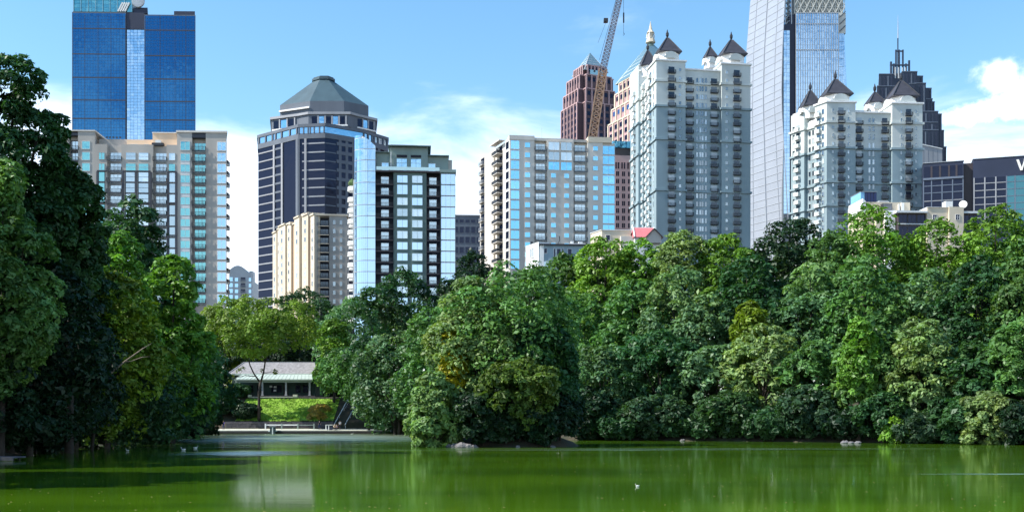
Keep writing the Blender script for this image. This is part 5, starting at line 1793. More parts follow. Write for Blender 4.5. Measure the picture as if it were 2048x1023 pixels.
GL = 'trees on the left bank'; GR = 'trees on the right bank'; GI = 'trees on the island'; GC = 'trees round the cove'
TREES = [
 # px, top, half width, distance, variant, colour, label, group
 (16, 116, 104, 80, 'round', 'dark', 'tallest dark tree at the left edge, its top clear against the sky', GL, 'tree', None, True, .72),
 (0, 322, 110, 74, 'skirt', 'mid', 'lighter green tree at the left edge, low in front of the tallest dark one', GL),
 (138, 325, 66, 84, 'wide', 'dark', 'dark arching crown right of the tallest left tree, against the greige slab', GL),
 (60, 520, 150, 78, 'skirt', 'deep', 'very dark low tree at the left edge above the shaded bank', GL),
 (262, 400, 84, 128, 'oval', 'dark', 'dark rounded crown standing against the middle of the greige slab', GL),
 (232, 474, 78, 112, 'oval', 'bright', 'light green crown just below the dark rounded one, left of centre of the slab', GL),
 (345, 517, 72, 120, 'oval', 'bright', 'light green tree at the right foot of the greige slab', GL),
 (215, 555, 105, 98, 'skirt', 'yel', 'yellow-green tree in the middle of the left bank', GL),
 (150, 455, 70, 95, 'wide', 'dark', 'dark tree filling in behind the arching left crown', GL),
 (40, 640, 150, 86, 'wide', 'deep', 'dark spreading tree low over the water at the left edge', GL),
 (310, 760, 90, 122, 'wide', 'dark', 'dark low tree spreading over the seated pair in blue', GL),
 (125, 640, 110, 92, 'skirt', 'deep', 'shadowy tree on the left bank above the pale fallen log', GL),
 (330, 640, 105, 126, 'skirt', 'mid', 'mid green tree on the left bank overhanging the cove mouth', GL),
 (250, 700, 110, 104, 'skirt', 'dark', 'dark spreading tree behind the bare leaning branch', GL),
 (395, 690, 62, 172, 'skirt', 'dark', 'dark tree left of the pavilion at the edge of the lawn', GC),
 (430, 612, 52, 250, 'round', 'yel', 'yellow-green tree under the arched-top block, behind the pavilion', GC),
 (612, 578, 62, 268, 'wide', 'dark', 'dark round tree above the pavilion roof, below the cream and tan block', GC),
 (500, 640, 85, 252, 'wide', 'deep', 'dark tree directly behind the pavilion ridge', GC),
 (590, 655, 75, 248, 'skirt', 'deep', 'dark low tree behind the right end of the pavilion roof', GC),
 (668, 638, 40, 226, 'oval', 'bright', 'slim light green tree right of the pavilion', GC),
 (700, 600, 72, 238, 'round', 'blue', 'blue-green tree at the foot of the curved glass corner', GC),
 (738, 690, 86, 212, 'wide', 'mid', 'spreading green tree over the steps, right of the pavilion', GC, 'tree', 4.2),
 (800, 545, 88, 202, 'wide', 'dark', 'broad dark tree below the sage tower', GC),
 (940, 504, 62, 196, 'wide', 'deep', 'very dark tree in the gap between sage tower and beige slab', GC),
 (790, 660, 80, 196, 'skirt', 'blue', 'grey-green tree hanging over the cove behind the island', GC),
 (870, 620, 70, 182, 'oval', 'mid', 'green tree half hidden behind the left side of the island', GC),
 (1012, 540, 132, 110, 'skirt', 'mid', 'big round tree that fills the island', GI),
 (950, 556, 92, 109, 'oval', 'pale', 'paler green tree at the upper left of the island clump', GI),
 (1085, 640, 72, 108, 'oval', 'dark', 'dark tree at the right end of the island', GI),
 (872, 748, 58, 104.6, 'skirt', 'pale', 'low pale tree leaning over the left tip of the island', GI),
 (906, 662, 23, 106.2, 'oval', 'gold', 'golden yellow young tree on the left part of the island', GI, 'tree', 4.8),
 (1040, 722, 78, 104.5, 'wide', 'olive', 'low yellow-tinged bushy tree at the front of the island', GI),
 (965, 775, 60, 104, 'skirt', 'deep', 'dark bush at the island waterline above the pale rocks', GI),
 (1120, 790, 42, 106, 'wide', 'deep', 'dark bush at the right tip of the island', GI),
 (1060, 530, 66, 186, 'round', 'mid', 'green treetop below the beige slab, right above the island', GR),
 (1135, 512, 62, 182, 'round', 'mid', 'rounded treetop right under the blue-grey house', GR),
 (1205, 478, 66, 176, 'round', 'bright', 'bright treetop left of the plain cream block', GR),
 (1275, 482, 60, 178, 'round', 'bright', 'bright treetop directly under the red roof', GR),
 (1362, 464, 62, 174, 'round', 'pale', 'pale yellowish treetop right of the red roof', GR),
 (1452, 472, 62, 172, 'round', 'bright', 'fresh green treetop under the tallest turreted tower', GR),
 (1575, 434, 84, 178, 'wide', 'deep', 'very dark flat-topped tree between the two turreted towers', GR),
 (1660, 468, 66, 166, 'round', 'mid', 'green treetop at the left foot of the shorter turreted tower', GR),
 (1745, 412, 82, 168, 'round', 'bright', 'bright high treetop left of the low cream building', GR),
 (1862, 446, 76, 166, 'round', 'bright', 'bright treetop right before the low cream building', GR),
 (1985, 419, 86, 164, 'round', 'bright', 'bright high treetop below the dark hotel', GR),
 (2085, 432, 75, 160, 'wide', 'mid', 'treetop cut by the right edge below the letter sign', GR),
 (1150, 585, 78, 158, 'skirt', 'mid', 'leafy tree on the bank just right of the island crown', GR),
 (1262, 560, 78, 154, 'oval', 'mid', 'tall bank tree in the second row below the red roof', GR),
 (1375, 540, 80, 150, 'wide', 'blue', 'broad bluish tree midway up the right bank, under the pale treetop', GR),
 (1510, 520, 82, 148, 'skirt', 'dark', 'full round tree midway up the bank under the dark flat-topped one', GR),
 (1620, 530, 76, 144, 'oval', 'blue', 'bluish oval tree midway up the right bank', GR),
 (1735, 520, 80, 140, 'wide', 'mid', 'thick green tree midway up the bank under the bright high treetop', GR),
 (1845, 540, 75, 138, 'skirt', 'blue', 'bluish tree midway up the bank below the cream building', GR),
 (1955, 520, 80, 134, 'oval', 'dark', 'tall leafy tree midway up the bank, second from the right edge', GR),
 (2060, 520, 78, 130, 'skirt', 'mid', 'leafy tree midway up the bank at the right edge', GR),
 (1205, 690, 72, 144, 'skirt', 'blue', 'low waterside tree next to the right tip of the island', GR),
 (1320, 660, 75, 142, 'wide', 'dark', 'waterside tree left of the middle of the right shore', GR),
 (1425, 690, 68, 139, 'oval', 'blue', 'narrow bluish waterside tree in the middle of the right shore', GR),
 (1525, 650, 75, 136, 'skirt', 'pale', 'paler waterside tree with frosted leaves on the right shore', GR),
 (1632, 680, 74, 132, 'wide', 'mid', 'waterside tree right of the paler frosted one', GR),
 (1745, 660, 76, 127, 'oval', 'mid', 'upright waterside tree left of the light patch of leaves', GR),
 (1845, 640, 72, 124, 'skirt', 'pale', 'light-leaved waterside tree toward the right edge', GR),
 (1940, 690, 70, 121, 'wide', 'dark', 'dark waterside tree behind the bright low bush', GR),
 (2050, 640, 76, 117, 'skirt', 'mid', 'waterside tree cut by the right edge', GR),
 (1500, 605, 34, 140, 'oval', 'yel', 'slim yellow-green tree standing out of the right bank', GR),
 (1718, 640, 34, 124.5, 'oval', 'bright', 'slim fresh green sapling rising beside the light-leaved tree', GR),
]
for a in TREES:
    tree(*a)
# the tree before the pavilion: visible forked trunk under a loose crown
def pavilion_tree():
    Y = 218.6
    gzz = gz(X(522, Y), Y)
    t = tree(522, 592, 100, Y, 'wide', 'yel', 'loose yellow-green tree with a dark forked trunk, in front of the pavilion', GC, trunk=False, low=Z(728, Y) - gzz, dens=.62)
    cr = t.children[0]
    cr.scale = (1, .55, 1); cr.location = (0, -2.2, 0)
    g = t.location
    b = MB()
    def q(px, py, dy=0): return tuple(P(px, py, Y + dy) - g)
    b.tube([q(518, 845), q(518, 815), q(518, 785), q(521, 762)], [.36, .30, .26, .26], bark, 8)
    b.tube([q(521, 765), q(508, 747), q(500, 730), q(490, 690, 1), q(480, 650, 1)], [.2, .15, .13, .09, .03], bark, 6)
    b.tube([q(521, 765), q(527, 745), q(530, 725), q(540, 690, -1), q(550, 645, -1)], [.22, .17, .15, .1, .03], bark, 6)
    b.tube([q(512, 752), q(490, 750), q(470, 756)], [.1, .07, .03], bark, 5)
    b.tube([q(528, 745), q(540, 744), q(549, 745)], [.08, .06, .03], bark, 5)
    b.tube([q(530, 725), q(517, 700), q(512, 650), q(515, 620)], [.12, .1, .07, .02], bark, 5)
    part('trunk', b.mesh('trunk', smooth=True), t)
    rng = np.random.default_rng(33)
    C = np.array([q(p, y, dy) for p, y, dy in ((470, 752, 0), (458, 762, 1), (478, 742, -1), (465, 775, 0), (455, 770, -1), (486, 738, 1), (548, 743, 0), (522, 742, 1))])
    o = part('crown', leaves_mesh('crown', C, np.full(len(C), .7), 45, .34, rng, C.mean(0)), t)
    o.color = (.115, .165, .016, 1)
pavilion_tree()
# two more of the left bank's trees, just outside the frame: their shade lies across the water
tree(-470, 60, 320, 61, 'wide', 'dark', 'big dark tree on the left bank beyond the edge of the photo', GL)
tree(-560, 60, 330, 44, 'wide', 'dark', 'nearest big dark tree on the left bank beyond the edge of the photo', GL)

# waterside bushes: place, colour and what sets each apart
BUSH = [
 (1175, 800, 46, 141, 'deep', 'very dark bush at the waterline nearest the right tip of the island', 0),
 (1240, 812, 44, 139.5, 'dark', 'dark green bush at the water below the low tree beside the island', 0),
 (1310, 806, 48, 138.5, 'dblue', 'bluish bush at the water, third from the island along the right shore', 0),
 (1385, 815, 44, 137, 'dark', 'dark green bush at the water left of the narrow bluish tree', 0),
 (1460, 805, 48, 135, 'dmid', 'mid green bush at the water right of the narrow bluish tree', 0),
 (1540, 812, 46, 132.5, 'dark', 'dark bush at the water below the paler frosted tree', 0),
 (1615, 800, 48, 130, 'dblue', 'bluish bush at the water right of the paler frosted tree', 0),
 (1690, 815, 44, 127, 'deep', 'very dark bush at the waterline beside the three grey stones', 0),
 (1765, 800, 46, 124, 'dark', 'dark bush left of the small light green one at the right shore', 0),
 (1835, 812, 44, 121.5, 'dblue', 'bluish bush right of the small light green one at the right shore', 0),
 (1905, 815, 42, 119.5, 'dark', 'dark bush just left of the bright yellow-green one', 0),
 (2055, 800, 52, 114.5, 'deep', 'very dark bush at the waterline cut by the right edge', 0),
 (-20, 770, 120, 76, 'deep', 'dark bush behind the landing stage, cut by the left edge', 1),
 (70, 800, 75, 84, 'deep', 'dark bush left of the pale fallen log', 1),
 (178, 800, 62, 100, 'deep', 'dark bush right of the pale fallen log', 1),
 (235, 805, 50, 114, 'dark', 'dark green bush left of the seated pair in blue', 1),
 (318, 790, 62, 133, 'deep', 'dark bush right of the seated pair in blue', 1),
 (372, 800, 45, 152, 'deep', 'dark bush at the mouth of the cove on the left', 1),
 (405, 800, 40, 190, 'deep', 'dark bush at the left end of the dock', 1),
 (455, 795, 34, 221, 'deep', 'dark bush added in place of tree shade on the slope left of the lawn', 1),  # this bush and the next two are added to stand in for tree shade
 (492, 808, 24, 219.5, 'deep', 'small dark bush added in place of shade beside the forked trunk left of the lawn', 1),
 (470, 770, 30, 229, 'dark', 'dark bush added in place of shade at the left corner of the pavilion', 1),
 (770, 785, 40, 211.5, 'dark', 'dark bush by the right end of the dock', 2),
 (815, 770, 48, 207, 'deep', 'dark bush right of the dock end, overhanging the cove', 2),
 (868, 770, 42, 192, 'deep', 'dark bush on the cove shore seen left of the island tip', 2),
 (1000, 820, 40, 103.6, 'deep', 'low dark bush at the middle of the island front', 3),
 (1080, 815, 46, 103.8, 'deep', 'low dark bush right of the middle of the island front', 3),
]
BG = ('bushes along the right shore', 'bushes along the left bank and cove', 'bushes right of the dock', 'bushes on the island')
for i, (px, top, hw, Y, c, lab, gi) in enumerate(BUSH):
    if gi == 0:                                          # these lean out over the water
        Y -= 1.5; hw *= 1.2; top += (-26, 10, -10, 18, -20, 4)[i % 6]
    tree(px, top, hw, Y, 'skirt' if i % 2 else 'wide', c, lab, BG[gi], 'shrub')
tree(1972, 782, 55, 115.5, 'skirt', 'pale', 'bright yellow-green bush by the water near the right edge', None, 'shrub')
tree(1795, 838, 26, 120.5, 'wide', 'bright', 'small light green bush at the waterline below the light-leaved tree', None, 'shrub')

# woods behind, which read as one mass between the trees that can be told apart
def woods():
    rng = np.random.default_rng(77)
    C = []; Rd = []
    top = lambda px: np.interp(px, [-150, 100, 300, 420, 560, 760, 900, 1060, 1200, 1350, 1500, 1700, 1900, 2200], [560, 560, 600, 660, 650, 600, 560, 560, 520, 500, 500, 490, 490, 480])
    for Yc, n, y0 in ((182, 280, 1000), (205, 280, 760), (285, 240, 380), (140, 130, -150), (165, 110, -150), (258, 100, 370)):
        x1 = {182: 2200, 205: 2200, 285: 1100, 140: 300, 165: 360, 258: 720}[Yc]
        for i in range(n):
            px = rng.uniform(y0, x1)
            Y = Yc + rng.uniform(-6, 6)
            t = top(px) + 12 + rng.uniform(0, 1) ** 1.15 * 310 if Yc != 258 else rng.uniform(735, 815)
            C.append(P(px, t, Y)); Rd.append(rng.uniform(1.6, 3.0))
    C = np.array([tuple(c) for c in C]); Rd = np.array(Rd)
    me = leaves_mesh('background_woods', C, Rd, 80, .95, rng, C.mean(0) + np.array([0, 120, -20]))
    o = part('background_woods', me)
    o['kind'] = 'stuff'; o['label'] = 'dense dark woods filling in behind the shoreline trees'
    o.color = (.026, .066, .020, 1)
woods()

# bare pale branch leaning out of the shade on the left bank
def bare_branch():
    Y = 92
    g = P(205, 760, Y)
    o = MB()
    def q(px, py, d=0): return tuple(P(px, py, Y + d) - g)
    o.tube([q(200, 775), q(222, 745), q(250, 722), q(285, 697), (q(303, 686))], [.10, .085, .07, .045, .015], bark_l, 6)
    o.tube([q(250, 722), q(262, 722), q(283, 714), q(300, 712)], [.05, .04, .03, .01], bark_l, 5)
    o.tube([q(232, 736), q(225, 716), q(232, 700)], [.04, .03, .01], bark_l, 5)
    me = o.mesh('bare_branch', smooth=True)
    ob = part('bare_branch', me, None, tuple(g))
    tag(ob, 'bare pale branch leaning out of the shadow on the left bank', 'branch')
    b2 = MB(); z = gz(g.x - 1.0, Y)
    b2.tube([(-1.0, 0, z - g.z - .3), (-.6, 0, (z - g.z) * .4), q(200, 775)], [.16, .13, .1], bark, 6)
    part('stem', b2.mesh('stem', smooth=True), ob)
bare_branch()
# ------------------------------------------------------------------ pavilion, lawn, dock and people at the head of the cove
grassm = mat('lawn_grass', (.21, .35, .040), .9, var=.45, scale=.9, bump=.8)
stonew = mat('dark_stone', (.075, .07, .075), .9, var=.3, scale=1.5, bump=.6)
concrete = mat('sunlit_concrete', (.50, .50, .42), .85, var=.12, scale=.8)
shingle = mat('grey_shingles', (.25, .24, .245), .9, var=.3, scale=2.0, bump=.3)
porchm = mat('pale_green_metal_roof', (.42, .49, .44), .5, var=.08, scale=.6)
trim = mat('green_grey_trim', (.24, .29, .26), .7, var=.1)
darkwood = mat('dark_timber', (.035, .03, .032), .8, var=.2, scale=2)
darkgreen = mat('dark_green_wall', (.03, .06, .05), .8, var=.15)
def pavilion():
    Y = 230
    f = Fac('pavilion', 'lakeside pavilion with a grey hipped roof and slim columns above the lawn', 'pavilion', 472, Y, 0)
    U = f.u
    W = U(626)
    z0 = 7.55
    ze, zp = f.z(759), CAMZ + (HYP - 747) / FPX * (Y + 3.2)
    zr = CAMZ + (HYP - 724.5) / FPX * (Y + 7)
    f.box('floor_slab', -1.6, W + .6, -.9, 12, z0 - .9, z0 + .12, stonew)
    # porch roof
    b = MB()
    b.prism([(-.1, -.9), (W + .1, -.9), (W - .8, 3.2), (.9, 3.2)], [ze - .05, ze - .05, zp, zp], [ze + .12, ze + .12, zp + .12, zp + .12], porchm)
    part('porch_roof', b, f.root)
    for k in range(21):
        t = k / 20
        xa = -.05 + (W + .1) * t; xb = .95 + (W - 1.8) * t
        part('roof_seam', MB().bar((xa, -.9, ze + .14), (xb, 3.2, zp + .14), .07, porchm), f.root)
    f.box('gutter', -.15, W + .15, -1.05, -.91, ze - .15, ze + .08, trim)
    f.box('beam', 0, W - .2, -.62, -.28, ze - .55, ze - .06, trim)
    for px in (480, 526, 573, 620):
        f.box('column', U(px) - .17, U(px) + .17, -.6, -.28, z0 + .12, ze - .56, palest)
        f.box('column_base', U(px) - .24, U(px) + .24, -.66, -.22, z0 + .121, z0 + .4, palest)
    # main hipped roof
    x0, x1 = U(450), U(629)
    b = MB()
    b.prism([(x0, 2.6), (x1, 2.6), (x1, 12.4), (x0, 12.4)], zp + .02, zr, shingle, top=[(U(471), 7.2), (U(616), 7.2), (U(616), 7.6), (U(471), 7.6)])
    part('roof', b, f.root)
    f.box('fascia', x0, x1, 2.45, 2.6, zp - .3, zp + .03, porchm)
    part('ridge_cap', MB().bar((U(471), 7.4, zr + .05), (U(616), 7.4, zr + .05), .25, palest), f.root)
    for a, b_ in (((x0, 2.6), (U(471), 7.2)), ((x1, 2.6), (U(616), 7.2))):
        part('hip_cap', MB().bar((a[0], a[1], zp + .06), (b_[0], b_[1], zr + .04), .16, palest), f.root)
    f.box('rear_wall', x0 + .4, x1 - .4, 3.4, 12, z0 + .121, zp - .31, darkgreen)
    for k, px in enumerate((494, 512, 540, 552, 590, 605)):
        f.on('window', window_mesh(.95, 1.5, darkwood, g_dark, .06), U(px), z0 + .9, 3.4)
    f.on('door', cached('pdoor', lambda: MB().box(-.5, .5, -.06, 0, 0, 2.1, darkwood).box(-.35, .35, -.07, -.061, .9, 1.8, g_dark).mesh('door')), U(565), z0 + .13, 3.4)
    for k, (px, py) in enumerate(((535, 773), (543.5, 774), (543, 781))):
        f.on('notice', cached('notice', lambda: MB().box(-.28, .28, -.04, 0, 0, .38, offw).mesh('notice')), U(px), f.z(py), 3.3)
    f.box('side_wall', U(452), U(471), 1.6, 3.39, z0, z0 + 2.4, darkgreen)
pavilion()
def low_wall():
    Y = 227.6
    x0, x1 = X(499, Y), X(600, Y)
    t = thing('low_wall', 'low dark terrace wall with a pale coping between the pavilion and the lawn', 'wall', (x0, Y, 6.3))
    L = x1 - x0
    z = Z(794, Y) - 6.3
    part('wall', MB().box(-.2, L + 6, 0, .5, 0, z, stonew), t)
    part('coping', MB().box(-.3, L * .96, -.08, .58, z + .002, z + .14, concrete), t)
    part('pier', MB().box(-.3, .35, -.15, .65, z + .141, z + .55, concrete), t)
    part('pier', MB().box(L * .86, L * .86 + .9, -.15, .65, z + .141, z + .6, concrete), t)
low_wall()

def lawn():
    xs_ = np.linspace(X(470, 218), X(672, 222), 70); ys_ = np.linspace(218.2, 227.4, 30)
    a, b = np.meshgrid(xs_, ys_)
    h = ground(a, b) + .06 + .10 * wob(a * 1.6, b * 2.3) * .5 + np.random.default_rng(4).normal(size=a.shape) * .05
    V = np.stack([a.ravel(), b.ravel(), h.ravel()], 1)
    i = np.arange(a.size).reshape(a.shape)
    Fq = np.stack([i[:-1, :-1].ravel(), i[:-1, 1:].ravel(), i[1:, 1:].ravel(), i[1:, :-1].ravel()], 1)
    struct('lawn', npmesh('lawn', V, Fq, [grassm], smooth=True))
    rng = np.random.default_rng(9)
    n = 14000
    x = rng.uniform(xs_[0], xs_[-1], n); y = rng.uniform(218.3, 227.3, n)
    z = ground(x, y) + .05
    w = rng.uniform(.05, .12, n); hh = rng.uniform(.06, .20, n); an = rng.uniform(0, 6.28, n)
    dx, dy = np.cos(an) * w, np.sin(an) * w
    lx, ly = rng.normal(size=n) * .12, rng.normal(size=n) * .12
    V = np.stack([np.stack([x - dx, y - dy, z], 1), np.stack([x + dx, y + dy, z], 1), np.stack([x + lx, y + ly, z + hh], 1)], 1).reshape(-1, 3)
    o = part('lawn_grass', npmesh('lawn_grass', V, np.arange(n * 3).reshape(n, 3), [mat('grass_blades', (.22, .40, .028), .8, var=.4, scale=.7)]))
    o['kind'] = 'stuff'; o['label'] = 'sunlit rough grass on the bank below the pavilion'
lawn()

def retaining_wall():
    Y = 217.4
    x0, x1 = X(512, Y), X(668, Y)
    t = thing('retaining_wall', 'dark stone retaining wall under the lawn, behind the dock railing', 'wall', (x0, Y, .3))
    rr = random.Random(3)
    L = x1 - x0
    part('core', MB().box(-6, L, .12, .6, 0, 2.0, stonew), t)
    # rough courses
    me = [cached('blk%d' % k, lambda: MB().prism([(0, 0), (1, -.02), (1, .2), (0, .2)], 0, 1, stonew).mesh('stone')) for k in range(1)]
    z = 0.0; row = 0
    while z < 1.9:
        h = .38
        x = -6 + (row % 2) * .4
        while x < L - .5:
            w = rr.uniform(.8, 1.5)
            part('stone', me[0], t, (x + .015, -.02 + rr.uniform(-.05, .03), z), scale=(w - .03, 1, h - .03))
            x += w
        z += h; row += 1
retaining_wall()

def bush_clump():
    for i, (px, top, hw, Y, lab) in enumerate(((640, 806, 24, 222.5, 'brownish clipped bush on the lawn, upper one near the steps'), (634, 819, 20, 219.5, 'brownish clipped bush on the lawn, lower one above the wall'))):
        x = X(px, Y); g = gz(x, Y)
        rng = np.random.default_rng(50 + i)
        n = 70
        d = rng.normal(size=(n, 3)); d /= np.linalg.norm(d, axis=1, keepdims=True); d[:, 2] = np.abs(d[:, 2])
        hwm = hw / FPX * Y; hm = Z(top, Y) - g
        C = d * np.array([hwm * .85, 1.3, hm * .8])
        t = thing('shrub', lab, 'shrub', (x, Y, g), 0, 'brownish bushes on the lawn')
        o = part('crown', leaves_mesh('crown', C, np.full(n, .42), 70, .2, rng, np.zeros(3)), t)
        o.color = (.30, .26, .075, 1)
        part('stem', MB().tube([(0, 0, -.2), (0, 0, hm * .6)], [.12, .05], bark, 6), t)
bush_clump()

def stairs():
    Y0 = 217.0
    xa = X(668, Y0); w = X(690, Y0) - xa
    t = thing('steps', 'dark steps with pale handrails climbing the bank right of the lawn', 'steps', (xa, Y0, .3))
    n = 16
    slant = 1.6
    rise = (Z(803, 226) - .6) / n
    for k in range(n):
        part('step', MB().box(slant * k / n, slant * k / n + w, k * .52, k * .52 + .56, max(0, k * rise - .7), (k + 1) * rise, stonew), t)
    for s in (0, 1):
        a = Vector((s * w, 0, rise + .0)); b = Vector((slant + s * w, n * .52, n * rise))
        part('cheek_wall', MB().prism([(a.x - .15, a.y), (a.x + .15, a.y), (b.x + .15, b.y), (b.x - .15, b.y)], 0, [a.z + .05, a.z + .05, b.z + .05, b.z + .05], palest if s == 0 else trim), t)
        r = part('handrail', MB().bar(a + Vector((0, 0, 1.0)), b + Vector((0, 0, 1.0)), .11, offw), t)
        for q in (.03, .35, .68, .97):
            c = a.lerp(b, q)
            part('post', MB().bar(c, c + Vector((0, 0, .98)), .08, offw), r)
    part('landing_edge', MB().box(slant * .55, slant * .55 + w, .52 * 8.5, .52 * 8.6, 8.6 * rise + .15, 8.6 * rise + .32, offw), t)
stairs()

DOCKY = 210.8
DZ = .62
def dock():
    x0, x1 = X(404, DOCKY), X(776, DOCKY)
    t = thing('dock', 'long low concrete dock along the head of the cove, its top sunlit', 'dock', (x0, DOCKY, 0))
    L = x1 - x0
    n = 14
    for k in range(n):
        a, b_ = L * k / n, L * (k + 1) / n
        part('deck_slab', MB().prism([(a + .015, 0), (b_ - .015, 0), (b_ - .015, 6.2), (a + .015, 6.2)], DZ - .22, [DZ, DZ, DZ + .25, DZ + .25], concrete), t)
    part('fascia', MB().box(0, L, -.08, -.002, .05, DZ - .14, darkwood), t)
    for k in range(20):
        part('pile', MB().tube([(0, 0, -1.2), (0, 0, DZ - .24)], [.14, .14], darkwood, 7), t, (L * (k + .5) / 20, .1, 0))
    part('back_wall', MB().box(0, L, 5.8, 6.1, -1, DZ - .23, stonew), t)
dock()
def dock_z(y): return DZ + .25 * (y - DOCKY) / 6.2
def railing():
    Y = DOCKY + 4.6
    x0 = X(531, Y); x1 = X(628, Y)
    t = thing('railing', 'pale rail on posts along the back of the dock', 'railing', (x0, Y, dock_z(Y) - .02))
    L = x1 - x0
    z = Z(848.5, Y) - dock_z(Y)
    for k in range(4):
        part('post', MB().box(-.12, .12, -.12, .12, 0, z + .25, offw if k == 0 else trim), t, (L * k / 3, 0, 0))
    part('rail', MB().box(.13, L * 2 / 3 - .13, -.06, .06, z - .12, z + .08, white), t)
    part('rail', MB().box(L * 2 / 3 + .13, L - .13, -.06, .06, z - .1, z + .02, trim), t)
    part('rail', MB().box(.13, L - .13, -.04, .04, z * .4, z * .4 + .1, darkwood), t)
railing()
def bollard_box(px0, px1, label, topc):
    Y = DOCKY - .45
    x0, x1 = X(px0, Y), X(px1, Y)
    t = thing('mooring_post', label, 'post', ((x0 + x1) / 2, Y, 0))
    w = (x1 - x0) / 2
    part('casing', MB().box(-w, w, -.35, .35, -.8, 1.28, mat('dark_teal_casing', (.02, .045, .05), .6)), t)
    part('cap', MB().box(-w - .08, w + .08, -.42, .42, 1.282, 1.42, topc), t)
    part('stripe', MB().box(-.1, .12, -.37, -.351, -.1, 1.27, offw), t)
    part('bracket', MB().box(-w - .35, -w - .002, -.2, .25, .35, .62, offw), t)
    part('bracket', MB().box(w + .002, w + .3, -.2, .25, .4, .6, offw), t)
bollard_box(540.5, 551, 'dark boxy mooring post with a pale stripe, left on the dock edge', palest)
def dock_gate():
    Y = DOCKY + .9
    x0 = X(651, Y); x1 = X(665, Y)
    t = thing('service_stand', 'small white framed stand with a dark panel, beside the crouching person', 'stand', (x0, Y, dock_z(Y) - .015))
    w = x1 - x0
    part('panel', MB().box(.35, w, .0, .3, .02, .95, mat('navy_panel_b', (.03, .035, .06), .5)), t)
    part('frame', MB().box(0, .16, -.05, .2, 0, 1.05, white).box(.55, .7, -.05, -.002, 0, 1.0, white).box(.161, w, -.05, .32, .951, 1.06, white), t)
dock_gate()

